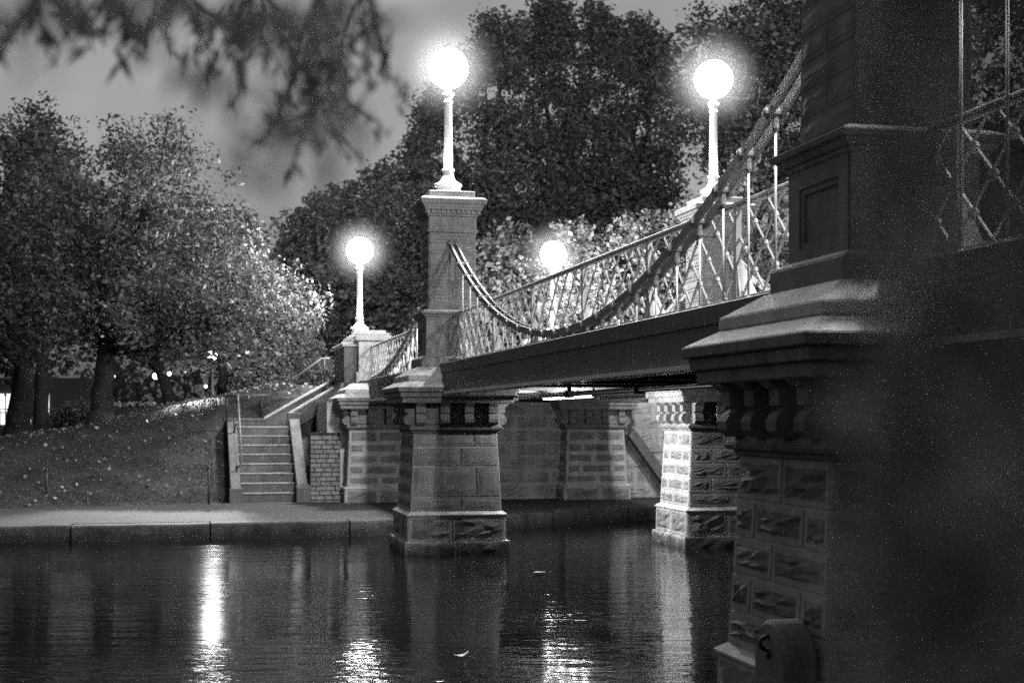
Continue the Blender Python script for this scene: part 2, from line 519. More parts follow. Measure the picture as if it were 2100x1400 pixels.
def lower_pier(root, faces=(0, 1, 2, 3), roundels=True, rock=1.0, smooth_front=False):
    # footing and base course
    m = MB(); m.frus(-0.7, 0.765, 0.17, 0.755); obj('footing', m, M_JOINT, root)
    for k in faces:
        masonry(four_faces(-0.3, 0.765, 0.17, 0.755)[k], [1], root, M_STONE, 0.012, 0.014, 2, False)
    m = MB(); m.frus(0.17, 0.705, 0.53, 0.70); m.frus(0.53, 0.725, 0.545, 0.725); m.frus(0.545, 0.725, 0.585, 0.665); obj('base_course', m, M_JOINT, root)
    for k in faces:
        masonry(four_faces(0.17, 0.705, 0.53, 0.70)[k], [1], root, M_STONE, 0.022, 0.02, 2, False, margin=0.035)
    # tapered shaft
    m = MB(); m.frus(0.585, 0.655, 1.69, 0.60); obj('shaft', m, M_JOINT, root)
    for k in faces:
        if smooth_front and k == 0:
            masonry(four_faces(0.59, 0.655, 1.69, 0.60)[k], [0.2, 0.43, 0.27, 0.2], root, M_PYLON, 0.012, 0.003, 2, True, margin=0.02)
        else:
            masonry(four_faces(0.59, 0.655, 1.69, 0.60)[k], [0.2, 0.215, 0.215, 0.215, 0.255], root, M_STONE, 0.024 * rock, 0.026 * rock, 2, True, margin=0.035)
    m = MB(); m.frus(1.69, 0.625, 1.725, 0.635); m.frus(1.725, 0.665, 1.76, 0.685); m.frus(1.76, 0.665, 1.80, 0.645)
    obj('necking', m, M_STONE, root, 0.006)
    m = MB(); m.frus(1.80, 0.60, 2.112, 0.60); obj('frieze', m, M_STONE, root)
    for k in faces:
        R = Matrix.Rotation(k * math.pi / 2, 4, 'Z')
        for x in (-0.525, -0.175, 0.175, 0.525):
            o = obj('bracket', BR_ME, None, root); o.matrix_local = R @ Matrix.Translation((x, 0, 0))
        for x in (-0.35, 0, 0.35):
            m = MB()
            for (xa, xb, za, zb) in ((-.1, .1, 1.815, 1.84), (-.1, .1, 2.06, 2.09), (-.1, -.08, 1.84, 2.06), (.08, .1, 1.84, 2.06)):
                m.box(x + xa, x + xb, -0.622, -0.59, za, zb)
            o = obj('panel_frame', m, M_STONE, root); o.matrix_local = R
            if roundels:
                o = obj('roundel', DISC_ME, None, root); o.matrix_local = R @ Matrix.Translation((x, -0.598, 1.95))
    # cap of three fascias
    for z0, z1, a in ((2.112, 2.188, 0.80), (2.192, 2.262, 0.835), (2.266, 2.33, 0.872)):
        m = MB(); m.frus(z0 - 0.004, a, z1, a + 0.004); obj('cap_slab', m, M_STONE, root, 0.008)
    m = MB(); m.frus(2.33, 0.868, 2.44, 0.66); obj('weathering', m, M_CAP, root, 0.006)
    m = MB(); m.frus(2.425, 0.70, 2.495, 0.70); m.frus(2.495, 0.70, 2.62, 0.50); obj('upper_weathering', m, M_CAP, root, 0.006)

def upper_pylon(root, joint=0.006):
    m = MB(); m.frus(2.60, 0.475, 2.752, 0.475); m.frus(2.752, 0.475, 2.785, 0.42); obj('plinth', m, M_PYLON, root, 0.008)
    m = MB(); m.frus(2.78, 0.36, 3.31, 0.36); obj('pedestal', m, M_PYLON, root)
    for k in range(4):
        R = Matrix.Rotation(k * math.pi / 2, 4, 'Z')
        m = MB()
        e = 0.392
        for xa, xb, za, zb, d in ((-e, -.25, 2.786, 3.305, e), (.25, e - .001, 2.786, 3.305, e), (-.25, .25, 2.786, 2.86, e), (-.25, .25, 3.20, 3.305, e),
                                  (-.25, -.215, 2.86, 3.20, e - .014), (.215, .25, 2.86, 3.20, e - .014), (-.215, .215, 3.165, 3.20, e - .014), (-.215, .215, 2.86, 2.89, e - .014)):
            m.box(xa, xb, -d, -0.355, za, zb)
        o = obj('panel_frame', m, M_PYLON, root); o.matrix_local = R
    m = MB(); m.frus(3.305, 0.405, 3.335, 0.41); m.frus(3.335, 0.425, 3.375, 0.455); m.frus(3.375, 0.475, 3.41, 0.485); m.frus(3.41, 0.485, 3.445, 0.40)
    obj('pedestal_cornice', m, M_PYLON, root, 0.005)
    m = MB(); m.frus(3.44, 0.342, 4.55, 0.335); obj('shaft', m, M_PYLON, root)
    for k in range(4):
        masonry(four_faces(3.445, 0.342, 4.55, 0.335)[k], [1] * 7, root, M_PYLON, joint, joint * .4, 1, True, margin=0.012 + joint)
    m = MB(); m.frus(4.55, 0.365, 4.585, 0.37); m.frus(4.585, 0.35, 4.78, 0.345); obj('frieze', m, M_PYLON, root, 0.005)
    for k in range(4):
        R = Matrix.Rotation(k * math.pi / 2, 4, 'Z')
        for x in (-0.2, 0.2):
            o = obj('roundel', DISC_S, None, root); o.matrix_local = R @ Matrix.Translation((x, -0.345, 4.68))
        for i in range(11):
            m = MB(); x = -0.365 + i * 0.073
            m.box(x - 0.021, x + 0.021, -0.405, -0.37, 4.815, 4.862)
            o = obj('dentil', m, M_PYLON, root); o.matrix_local = R
    m = MB(); m.frus(4.78, 0.365, 4.81, 0.378); m.frus(4.81, 0.375, 4.865, 0.375); m.frus(4.865, 0.415, 4.90, 0.425); m.frus(4.90, 0.43, 4.95, 0.455); m.frus(4.95, 0.475, 5.02, 0.485); m.frus(5.02, 0.485, 5.045, 0.44)
    obj('cornice', m, M_PYLON, root, 0.005)
    m = MB(); m.frus(5.04, 0.335, 5.15, 0.335); obj('top_block', m, M_PYLON, root, 0.008)

def halo_material():  # scattering ball added round a globe to imitate its film halo
    m = bpy.data.materials.new('lamp_halo'); m.use_nodes = True
    N, L = m.node_tree.nodes, m.node_tree.links
    N.remove(N['Principled BSDF'])
    tc = N.new('ShaderNodeTexCoord'); mp = N.new('ShaderNodeMapping')
    mp.inputs['Location'].default_value = (0, 0, -1.85); L.new(tc.outputs['Object'], mp.inputs['Vector'])
    ln = N.new('ShaderNodeVectorMath'); ln.operation = 'LENGTH'; L.new(mp.outputs[0], ln.inputs[0])
    mr = N.new('ShaderNodeMapRange'); mr.inputs['From Min'].default_value = 0.2; mr.inputs['From Max'].default_value = 0.95
    mr.inputs['To Min'].default_value = 1.0; mr.inputs['To Max'].default_value = 0.0; L.new(ln.outputs['Value'], mr.inputs['Value'])
    pw = N.new('ShaderNodeMath'); pw.operation = 'POWER'; pw.inputs[1].default_value = 2.5; L.new(mr.outputs[0], pw.inputs[0])
    mu = N.new('ShaderNodeMath'); mu.operation = 'MULTIPLY'; mu.inputs[1].default_value = 0.024; L.new(pw.outputs[0], mu.inputs[0])
    pv = N.new('ShaderNodeVolumePrincipled'); pv.inputs['Color'].default_value = (0.95, 0.95, 0.95, 1); L.new(mu.outputs[0], pv.inputs['Density'])
    L.new(pv.outputs[0], N['Material Output'].inputs['Volume'])
    m.cycles.volume_sampling = 'EQUIANGULAR'; m.cycles.volume_step_rate = 0.5
    return m
M_HALO = halo_material()
LAMP_PROF = [(0.19, 0), (0.19, 0.05), (0.175, 0.07), (0.175, 0.10), (0.2, 0.115), (0.2, 0.145), (0.15, 0.17), (0.105, 0.21), (0.082, 0.27), (0.076, 0.33)]
COL_PROF = [(0.076, 0.33), (0.092, 0.34), (0.092, 0.365), (0.07, 0.38), (0.066, 0.6), (0.056, 1.33), (0.07, 1.345), (0.07, 1.365), (0.056, 1.38), (0.056, 1.41)]
CAP_PROF = [(0.056, 1.41), (0.075, 1.43), (0.088, 1.46), (0.088, 1.485), (0.06, 1.5), (0.048, 1.53), (0.06, 1.56), (0.10, 1.60), (0.115, 1.625)]
GLOBE_R = 0.295
def lamp(t, s, z, label, lit=True):
    r = bthing('lamp_post', label, 'lamp post', t, s, z, 'globe lamps on the bridge')
    obj('base', MB().lathe(LAMP_PROF, 24), M_IRON_W, r)
    obj('column', MB().lathe(COL_PROF, 20), M_IRON_W, r)
    obj('capital', MB().lathe(CAP_PROF, 20), M_IRON_W, r)
    c = 1.85
    prof = [(max(GLOBE_R * math.sin(a), 0.002), c - GLOBE_R * math.cos(a)) for a in np.linspace(0.25, math.pi, 15)]
    obj('globe', MB().lathe(prof, 28), M_GLOBE if lit else M_GLOBE_DIM, r)
    pd = bpy.data.lights.new('globe_light', 'POINT'); pd.shadow_soft_size = GLOBE_R + 0.004; pd.use_soft_falloff = False
    pd.energy = LAMP_L * (1.0 if lit else 0.8) * 4 * math.pi ** 2 * pd.shadow_soft_size ** 2
    po = bpy.data.objects.new('globe_light', pd); COL.objects.link(po); po.parent = r; po.location = (0, 0, c)
    if lit:
        h = obj('halo_volume', MB().lathe([(max(0.95 * math.sin(a), 0.003), c - 0.95 * math.cos(a)) for a in np.linspace(0.01, math.pi - 0.01, 13)], 20), M_HALO, r)  # added volume, only there to spread a glow round the globe
        h['kind'] = 'stuff'
    return r

PIERS = [(3.79, 20.6, 'far granite bridge pier and pylon left of centre, carrying a lit globe lamp'),
         (3.79, 7.24, 'huge dark near granite pier and pylon filling the right of the picture'),
         (7.95, 20.6, 'brightly lit far pier and pylon seen behind the railing right of centre'),
         (8.02, 7.24, 'granite pier and pylon hidden behind the huge near pier')]
for i, (t, s, lab) in enumerate(PIERS):
    r = bthing('bridge_pier', lab, 'bridge pier', t, s, 0, 'granite piers with pylons')
    r.scale.z = (1.012, 1, 1.024, 1)[i]
    lower_pier(r, rock=0.5 if i in (0, 2) else 0.75, smooth_front=(i == 0)); upper_pylon(r, 0.022 if i in (0, 2) else 0.006)
lamp(3.79, 20.6, 5.21, 'lit globe lamp on top of the tall pylon left of centre')
lamp(7.93, 20.6, 5.27, 'lit globe lamp highest on the right, on the pylon behind the bridge railing')
lamp(3.79, 7.24, 5.15, 'globe lamp above the top of the picture on the huge near pylon', False)
lamp(8.02, 7.24, 5.15, 'globe lamp out of sight on the pylon behind the near pylon', False)

# ------------------------------------------------------------------ bridge deck
deck = bthing('bridge_deck', 'dark iron girder footbridge deck spanning from the near pier to the far bank', 'bridge deck', 6.0, 13.9)
S0, S1 = -3.0, 29.9
for sgn in (-1, 1):
    e = 2.42 if sgn < 0 else 2.44
    def sb(m, a, b, s0, s1, z0, z1):
        x0, x1 = sorted((sgn * a, sgn * b)); m.box(x0, x1, s0 - 13.9, s1 - 13.9, z0, z1)
    m = MB(); sb(m, e - 0.16, e - 0.02, S0, S1, 2.30, 2.56); obj('girder', m, M_IRON_D, deck)
    m = MB(); sb(m, e - 0.18, e, S0, S1, 2.563, 2.70); obj('fascia', m, M_IRON_D, deck, 0.006)
    m = MB(); sb(m, e - 0.24, e + 0.03, S0, S1, 2.262, 2.297); obj('bottom_flange', m, M_IRON_W, deck)  # white colour put in for the lamplight along this edge
m = MB(); m.box(-2.22, 2.22, S0 - 13.9, S1 - 13.9, 2.56, 2.66); obj('walkway', m, M_STEP, deck)
for k in range(17):
    s = -2.5 + k * 1.9
    m = MB(); m.box(-2.2, 2.2, s - 13.9 - .05, s - 13.9 + .05, 2.33, 2.555); obj('cross_beam', m, M_IRON_D, deck)
m = MB(); m.tube([(-1.35, 8.5 - 13.9, 2.215), (-1.35, 28.5 - 13.9, 2.215)], 0.032, 10); obj('pipe', m, M_IRON_P, deck)
for s in (11.5, 14.2, 17.0, 20.0):
    m = MB(); m.box(-1.40, -1.30, s - 13.9 - .05, s - 13.9 + .05, 2.17, 2.26); m.box(-1.37, -1.33, s - 13.9 - .02, s - 13.9 + .02, 2.26, 2.34); obj('pipe_bracket', m, M_IRON_D, deck)

# lit tubes under the deck
for s_t, lab in ((19.2, 'long lit tube lamp fixed under the bridge deck, glaring white'),):
    r = bthing('tube_lamp', lab, 'tube lamp', 5.6, s_t, 2.245)
    m = MB(); m.tube([(0, 0, 0), (0, 2.75, 0)], 0.034, 10); obj('tube', m, M_TUBE, r)
    for k in range(4):
        pd = bpy.data.lights.new('tube_light', 'POINT'); pd.shadow_soft_size = 0.06; pd.use_soft_falloff = False; pd.energy = 185.0
        po = bpy.data.objects.new('tube_light', pd); COL.objects.link(po); po.parent = r; po.location = (0, 0.35 + k * 0.68, 0)
    m = MB(); m.box(-0.06, 0.06, -0.05, 2.8, 0.034, 0.05); obj('housing', m, M_IRON_W, r)
    for y in (-0.02, 1.37, 2.77):
        m = MB(); m.box(-0.025, 0.025, y - .02, y + .02, -0.03, 0.034); obj('holder', m, M_POST, r)
        m = MB(); m.box(-0.012, 0.012, y - .012, y + .012, 0.05, 0.315); obj('hanger', m, M_POST, r)

# ------------------------------------------------------------------ railings
def bar_mesh(z0, z1, run, w=0.0085, d=0.008):
    m = MB()
    for a in (0,):
        m.add([(-d, -w, z0), (d, -w, z0), (d, w, z0), (-d, w, z0), (-d, run - w, z1), (d, run - w, z1), (d, run + w, z1), (-d, run + w, z1)],
              [(3, 2, 1, 0), (4, 5, 6, 7), (0, 1, 5, 4), (1, 2, 6, 5), (2, 3, 7, 6), (3, 0, 4, 7)])
    me = m.mesh('lattice_bar'); me.materials.append(M_IRON_P); return me
ZB, ZT = 0.075, 0.73
RUN = 0.70
BAR_A = bar_mesh(ZB, ZT, RUN); BAR_B = bar_mesh(ZB, ZT, -RUN)
m = MB(); m.lathe([(0.012, -0.022), (0.03, -0.016), (0.034, 0), (0.03, 0.016), (0.012, 0.022)], 8, Matrix.Rotation(math.radians(90), 4, 'Y'), smooth=False)
ROS = m.mesh('rosette'); ROS.materials.append(M_IRON_P)
m = MB(); m.box(-0.02, 0.02, -0.028, 0.028, 0, 0.72)
m.prism([(-0.10, 0.0), (0.10, 0.0), (0.03, 0.30), (-0.03, 0.30)], lambda p: Vector((0.015, p[0], p[1])), lambda p: Vector((-0.015, p[0], p[1])))
m.prism([(0.02, 0.0), (0.20, 0.0), (0.02, 0.36)], lambda p: Vector((p[0], -0.014, p[1])), lambda p: Vector((p[0], 0.014, p[1])))
POST = m.mesh('post'); POST.materials.append(M_IRON_P)
def railing(t, sa, sb, label, posts=None, flip=1):
    r = bthing('bridge_railing', label, 'railing', t, sa, 2.70, 'lattice railings along the bridge')
    L_ = sb - sa
    m = MB(); m.box(-0.035, 0.035, 0, L_, ZT, ZT + 0.022); m.box(-0.02, 0.02, 0, L_, ZT - 0.02, ZT); obj('top_rail', m, M_IRON_P, r, 0.006)
    m = MB(); m.box(-0.02, 0.02, 0, L_, ZB - 0.03, ZB); obj('bottom_rail', m, M_IRON_P, r, 0.004)
    for s in (posts or list(np.arange(sa + 0.3, sb - 0.2, 2.02))):
        o = obj('post', POST, None, r); o.location = (0, s - sa, 0); o.scale = (flip, 1, 1)
    P_ = 0.36
    n = int((L_ + RUN) / P_) + 1
    def clipbar(k, sgn):
        s0 = k * P_ - RUN if sgn > 0 else k * P_
        s1 = s0 + sgn * RUN
        if min(s0, s1) >= -0.001 and max(s0, s1) <= L_ + 0.001:
            o = obj('lattice_bar', BAR_A if sgn > 0 else BAR_B, None, r); o.location = (sgn * 0.013, s0, 0)
            return
        f0, f1 = 0.0, 1.0
        for f in (0,):
            lo = (0 - s0) / (s1 - s0); hi = (L_ - s0) / (s1 - s0)
            if lo > hi: lo, hi = hi, lo
            f0, f1 = max(0, lo), min(1, hi)
        if f1 - f0 < 0.05: return
        m = bar_mesh(ZB + (ZT - ZB) * f0, ZB + (ZT - ZB) * f1, sgn * RUN * (f1 - f0))
        o = obj('lattice_bar', m, None, r); o.location = (sgn * 0.013, s0 + sgn * RUN * f0, 0)
    for k in range(n + 1):
        clipbar(k, 1); clipbar(k, -1)
    # crossings: bar A_k: s = k*P-RUN + RUN*f ; bar B_j: s = j*P - RUN*f
    for k in range(n + 1):
        for j in range(n + 1):
            f = ((j - k) * P_ + RUN) / (2 * RUN)
            if 0.08 < f < 0.92:
                s = k * P_ - RUN + RUN * f
                if 0.02 < s < L_ - 0.02:
                    o = obj('rosette', ROS, None, r); o.location = (0, s, ZB + (ZT - ZB) * f)
    return r
RT = 3.87
railing(RT, 7.64, 20.22, 'iron lattice railing of the main span rising to the right above the dark girder', [19.75, 17.8, 15.72, 13.6, 11.57, 9.58])
railing(RT, 20.98, 29.95, 'short far iron lattice railing between the tall pylon and the lamp pedestal', [22.9, 24.9, 26.9, 28.9])
railing(RT, 0.5, 6.85, 'dim iron lattice railing at the right edge of the picture, right of the near pylon', [6.6, 4.6, 2.6])
railing(12 - RT + 0.06, 7.64, 20.3, 'opposite lattice railing across the bridge, glimpsed through the near one', None, -1)
railing(12 - RT + 0.06, 21.1, 29.95, 'lattice railing on the far bank end of the opposite side of the bridge', None, -1)

# ------------------------------------------------------------------ suspension chains with hangers
def link_mesh(p, q):
    m = MB()
    d = (q - p); L_ = d.length; a = math.atan2(d.z, d.y)
    for x in (-0.045, 0.045):
        M_ = Matrix.Translation(p) @ Matrix.Rotation(a, 4, 'X')
        m.box(x - 0.013, x + 0.013, -0.03, L_ + 0.03, -0.036, 0.036, M_)
    return m
m = MB(); m.lathe([(0.015, -0.085), (0.03, -0.08), (0.036, -0.065), (0.05, -0.06), (0.05, -0.03), (0.03, -0.028), (0.03, 0.028), (0.05, 0.03), (0.05, 0.06), (0.036, 0.065), (0.03, 0.08), (0.015, 0.085)], 10, Matrix.Rotation(math.radians(90), 4, 'Y'), smooth=False)
m.lathe([(0.02, 0.0), (0.024, -0.10), (0.016, -0.12)][::-1], 8, smooth=False)
PIN = m.mesh('pin'); PIN.materials.append(M_CHAIN)
def chain(t, nodes, label, zg=2.70):
    r = bthing('suspension_chain', label, 'chain', t, nodes[0][0], 0, 'suspension chains of the bridge')
    pts = [Vector((0, s - nodes[0][0], z)) for s, z in nodes]
    for p, q in zip(pts[:-1], pts[1:]): obj('link', link_mesh(p, q), M_CHAIN, r)
    for i, p in enumerate(pts):
        o = obj('pin', PIN, None, r); o.location = p
        if 0 < i < len(pts) - 1 and p.z > zg + 0.12:
            m = MB(); m.tube([(0, p.y, p.z - 0.1), (0, p.y, zg - 0.04)], 0.0085, 8); m.lathe([(0.022, zg - 0.03), (0.022, zg + 0.03), (0.013, zg + 0.05)], 8, Matrix.Translation((0, p.y, 0)))
            obj('hanger', m, M_IRON_P, r)
    return r
def main_nodes():
    c = 13.93; out = []
    ss = [7.60] + [8.72, 9.18, 9.65, 10.13, 10.64] + [11.15 + 0.51 * i for i in range(9)] + [15.86, 16.4, 16.9, 17.43, 17.97, 18.47, 18.96, 19.48] + [20.25]
    for s in ss: out.append((s, 2.79 + 1.65 * (abs(s - c) / 6.32) ** 2))
    return out
chain(3.79, main_nodes(), 'heavy iron chain sagging from near pylon to girder and up to the far pylon')
chain(8.02, main_nodes(), 'matching sagging chain on the far side of the bridge, mostly behind the railing')
sd = [20.95 + 0.5 * i for i in range(17)]
chain(3.79, [(s, 2.75 + 1.67 * ((29 - s) / 8.05) ** 2) for s in sd], 'short chain descending from the back of the tall pylon towards the far bank')
chain(8.02, [(s, 2.75 + 1.67 * ((29 - s) / 8.05) ** 2) for s in sd], 'short chain descending behind the brightly lit right hand pylon')
sd = [6.88, 6.43, 6.02] + [5.6 - 0.42 * i for i in range(15)]
chain(3.79, [(s, 2.75 + 1.67 * ((s + 1.2) / 8.05) ** 2) for s in sd], 'chain and thin hangers right of the huge near pylon at the picture edge')

# ------------------------------------------------------------------ far abutment
ab = bthing('bridge_abutment', 'large granite block wall of the far bank under the bridge deck', 'retaining wall', 6.0, 28.65)
m = MB(); m.box(-3.2, 5.6, 0.02, 4.4, -0.3, 2.255); obj('wall', m, M_JOINT, ab)
P = [(-1.75, 0.02, 0.27), (1.75, 0.02, 0.27), (1.75, 0.02, 2.25), (-1.75, 0.02, 2.25)]
masonry(P, [0.3, 0.28, 0.29, 0.28, 0.28, 0.28, 0.27], ab, M_WALL, 0.022, 0.02, 5, True)
P = [(3.0, 0.02, 0.27), (5.6, 0.02, 0.27), (5.6, 0.02, 2.25), (3.0, 0.02, 2.25)]
masonry(P, [0.3, 0.28, 0.29, 0.28, 0.28, 0.28, 0.27], ab, M_WALL, 0.022, 0.02, 4, True)
for t, lab in ((3.80, 'granite abutment pier left of the tall pylon pier, under the left lamp'), (8.27, 'pale granite abutment pier with round bosses seen under the bridge deck')):
    r = bthing('abutment_pier', lab, 'bridge pier', t, 28.75, 0, 'granite piers on the far bank')
    lower_pier(r, (0, 1, 3), rock=0.55)
for t, g in ((3.9, 'left'), (8.1, 'right')):
    r = bthing('lamp_pedestal', 'low stone pedestal block with slab cap under the %s bank lamp' % g, 'pedestal', t, 30.0, 2.62, 'stone pedestals at the bridge end')
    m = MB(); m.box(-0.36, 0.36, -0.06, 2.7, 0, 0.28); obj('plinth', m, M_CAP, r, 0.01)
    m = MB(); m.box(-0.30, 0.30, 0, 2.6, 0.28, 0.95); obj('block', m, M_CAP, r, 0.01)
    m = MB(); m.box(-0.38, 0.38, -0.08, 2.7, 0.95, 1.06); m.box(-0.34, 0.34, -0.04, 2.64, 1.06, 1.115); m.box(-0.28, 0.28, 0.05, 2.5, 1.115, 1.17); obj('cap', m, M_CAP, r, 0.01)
lamp(3.80, 31.5, 3.79, 'lit globe lamp low on the left, beside the tall pylon, on the stone pedestal')
lamp(8.16, 31.2, 3.79, 'lit globe lamp low behind the bridge railing near the picture centre')
# end piers of stone flanking the stair heads
for sgn, lab in ((-1, 'dark stone end wall between the left staircase and the bridge pedestal'), (1, 'dark stone end wall between the right staircase and the bridge pedestal')):
    r = bthing('end_wall', lab, 'wall', 6 + sgn * 2.55, 30.2, 1.5, 'stone end walls')
    m = MB(); m.box(-0.14, 0.14, 0, 2.0, 0, 1.95); obj('wall', m, M_STEP, r, 0.01)
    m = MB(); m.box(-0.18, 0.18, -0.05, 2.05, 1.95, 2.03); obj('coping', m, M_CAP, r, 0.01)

# ------------------------------------------------------------------ brick walls beside the stairs
def brick_wall(t0, t1, label):
    r = bthing('brick_wall', label, 'brick wall', (t0 + t1) / 2, 28.62, 0.2, 'low brick walls by the stairs')
    w = (t1 - t0) / 2; H = 1.44
    def flare(z): return 0.22 * max(0, 1 - z / 0.42) ** 2      # foot of the wall sweeps forward
    m = MB(); n = 8
    vs_, fs_ = [], []
    for i in range(n + 1):
        z = H * i / n
        vs_ += [(-w, 0.03 - flare(z), z), (w, 0.03 - flare(z), z), (w, 0.3, z), (-w, 0.3, z)]
    for i in range(n):
        b = 4 * i
        fs_ += [(b + k, b + (k + 1) % 4, b + 4 + (k + 1) % 4, b + 4 + k) for k in range(4)]
    fs_.append((4 * n, 4 * n + 1, 4 * n + 2, 4 * n + 3)); fs_.append((3, 2, 1, 0))
    m.add(vs_, fs_); obj('mortar_bed', m, M_EARTH, r)
    course = 0.092; z = 0.0; row = 0
    while z + course <= H + 0.001:
        x = -w - (0.11 if row % 2 else 0.0)
        while x < w - 0.03:
            ln = RNG.uniform(0.17, 0.24)
            a, b = max(x, -w), min(x + ln, w)
            if b - a > 0.04:
                d = RNG.uniform(0.0, 0.022)
                y0a, y0b = -d - flare(z), -d - flare(z + course)
                m = MB()
                g = 0.007; k = 0.008
                m.add([(a + g, 0.06, z + g), (b - g, 0.06, z + g), (b - g, 0.06, z + course - g), (a + g, 0.06, z + course - g),
                       (a + g, y0a + k, z + g), (b - g, y0a + k, z + g), (b - g, y0b + k, z + course - g), (a + g, y0b + k, z + course - g),
                       (a + g + k, y0a, z + g + k), (b - g - k, y0a, z + g + k), (b - g - k, y0b, z + course - g - k), (a + g + k, y0b, z + course - g - k)],
                      [(0, 1, 5, 4), (1, 2, 6, 5), (2, 3, 7, 6), (3, 0, 4, 7), (4, 5, 9, 8), (5, 6, 10, 9), (6, 7, 11, 10), (7, 4, 8, 11), (8, 9, 10, 11)])
                obj('brick', m, M_BRICK, r)
            x += ln
        z += course; row += 1
brick_wall(2.46, 3.06, 'small brick wall between the left staircase and the abutment pier')

# ------------------------------------------------------------------ staircases
def staircase(mir, label):
    X = (lambda t: (t - 1.65) * (1 if not mir else -1))
    t0 = 1.65 if not mir else 12.0 - 1.65 + 0.02
    r = bthing('stone_staircase', label, 'staircase', t0, 28.8, 0.25, 'stone staircases at the bridge end')
    def bx(m, ta, tb, s0, s1, z0, z1):
        a, b = sorted((X(ta), X(tb))); m.box(a, b, s0 - 28.8, s1 - 28.8, z0 - .25, z1 - .25)
    for k in range(8):
        m = MB(); bx(m, 1.1, 2.2, 28.8 + 0.28 * k, 28.8 + 0.28 * (k + 1) + (0.05 if k < 7 else 1.0), 0.15 + 0.1875 * k * 0.98, 0.25 + 0.1875 * (k + 1) - 0.03)
        bx(m, 1.1, 2.2, 28.775 + 0.28 * k, 28.8 + 0.28 * (k + 1) + (0.05 if k < 7 else 1.0), 0.25 + 0.1875 * (k + 1) - 0.028, 0.25 + 0.1875 * (k + 1))
        o = obj('step', m, M_STEP, r, 0.006); o.data.materials.append(M_NOSE); o.data.polygons.foreach_set('material_index', [0] * 6 + [1] * 6)
    def slope_wall(name, ta, tb, pts_s, th, capt=0.06, mt=M_STEP):
        """a wall following (s, ztop) points, from ground up, with a coping"""
        m = MB(); n = len(pts_s)
        a, b = sorted((X(ta), X(tb)))
        prof = [(pts_s[0][0], 0.1)] + list(pts_s) + [(pts_s[-1][0], 0.1)]
        m.prism(prof, lambda p: Vector((b, p[0] - 28.8, p[1] - .25)), lambda p: Vector((a, p[0] - 28.8, p[1] - .25)))
        return obj(name, m, mt, r, 0.008)
    slope_wall('cheek_wall', 2.205, 2.42, [(28.62, 0.62), (28.8, 0.66), (30.95, 1.98), (31.05, 1.98)], .2)
    slope_wall('cheek_wall', 0.90, 1.095, [(28.62, 0.55), (28.8, 0.60), (31.0, 1.86), (32.2, 1.86)], .2)
    m = MB(); bx(m, 2.18, 2.46, 28.45, 28.72, 0.1, 0.52); a, b = sorted((X(2.18), X(2.46)))
    m.prism([(28.45, .52), (28.72, .52), (28.70, .60), (28.52, .60)], lambda p: Vector((b, p[0] - 28.8, p[1] - .25)), lambda p: Vector((a, p[0] - 28.8, p[1] - .25)))
    obj('newel', m, M_STEP, r, 0.015)
    m = MB(); bx(m, 0.87, 1.13, 28.45, 28.70, 0.1, 0.55); obj('newel', m, M_STEP, r, 0.015)
    m = MB(); bx(m, 2.17, 2.44, 30.86, 31.12, 1.6, 2.05); obj('newel', m, M_STEP, r, 0.012)
    # landing back wall, and the upper flight climbing towards the bridge between two sloped walls
    m = MB(); bx(m, 0.9, 1.75, 32.2, 32.42, 1.2, 1.87); bx(m, 0.87, 1.75, 32.17, 32.45, 1.872, 1.93); obj('back_wall', m, M_STEP, r, 0.008)
    def rise(sa, sb, ta, tb, za, zb, hh, mt, nm):
        m = MB()
        vs_ = []
        for t, z in ((ta, za), (tb, zb)):
            vs_ += [(X(t), sa - 28.8, z - hh - .25), (X(t), sb - 28.8, z - hh - .25), (X(t), sb - 28.8, z - .25), (X(t), sa - 28.8, z - .25)]
        fs_ = [(0, 1, 2, 3), (7, 6, 5, 4), (0, 4, 5, 1), (1, 5, 6, 2), (2, 6, 7, 3), (3, 7, 4, 0)]
        if not mir: fs_ = [f[::-1] for f in fs_]
        m.add(vs_, fs_); obj(nm, m, mt, r, 0.008)
    rise(31.0, 31.2, 2.2, 3.32, 1.97, 2.66, 0.30, M_STEP, 'upper_wall')
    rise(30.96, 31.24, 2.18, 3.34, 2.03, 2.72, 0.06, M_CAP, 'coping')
    rise(30.97, 31.2, 2.2, 3.32, 1.67, 2.36, 0.05, M_STEP, 'string_course')
    rise(31.05, 31.18, 2.2, 3.32, 1.62, 2.31, 0.9, M_EARTH, 'lower_wall')
    rise(32.2, 32.42, 1.75, 3.32, 1.90, 2.80, 0.8, M_STEP, 'upper_wall')
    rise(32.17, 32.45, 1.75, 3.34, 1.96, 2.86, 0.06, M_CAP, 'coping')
    for k in range(4):
        m = MB(); bx(m, 2.3 + 0.25 * k, 3.32, 31.2, 32.2, 1.75 + 0.22 * k, 1.75 + 0.22 * (k + 1)); obj('step', m, M_STEP, r)
    return r
staircase(False, 'flight of worn stone steps with sloping cheek walls left of the bridge')
r = bthing('sloping_coping', 'dark sloping stone coping with an end block leaning down right of the abutment pier', 'coping', 9.1, 28.35, 0.26)
m = MB(); m.prism([(-0.09, 1.30), (0.02, 1.46), (0.86, 0.36), (0.86, 0.12), (0.78, 0.12)], lambda p: Vector((p[0], -0.12, p[1])), lambda p: Vector((p[0], 0.12, p[1]))); obj('beam', m, M_STEP, r, 0.012)
m = MB(); m.box(0.78, 1.02, -0.15, 0.15, -0.02, 0.36); m.prism([(0.78, .36), (1.02, .36), (0.97, .43), (0.83, .43)], lambda p: Vector((p[0], -0.15, p[1])), lambda p: Vector((p[0], 0.15, p[1]))); obj('end_block', m, M_STEP, r, 0.012)

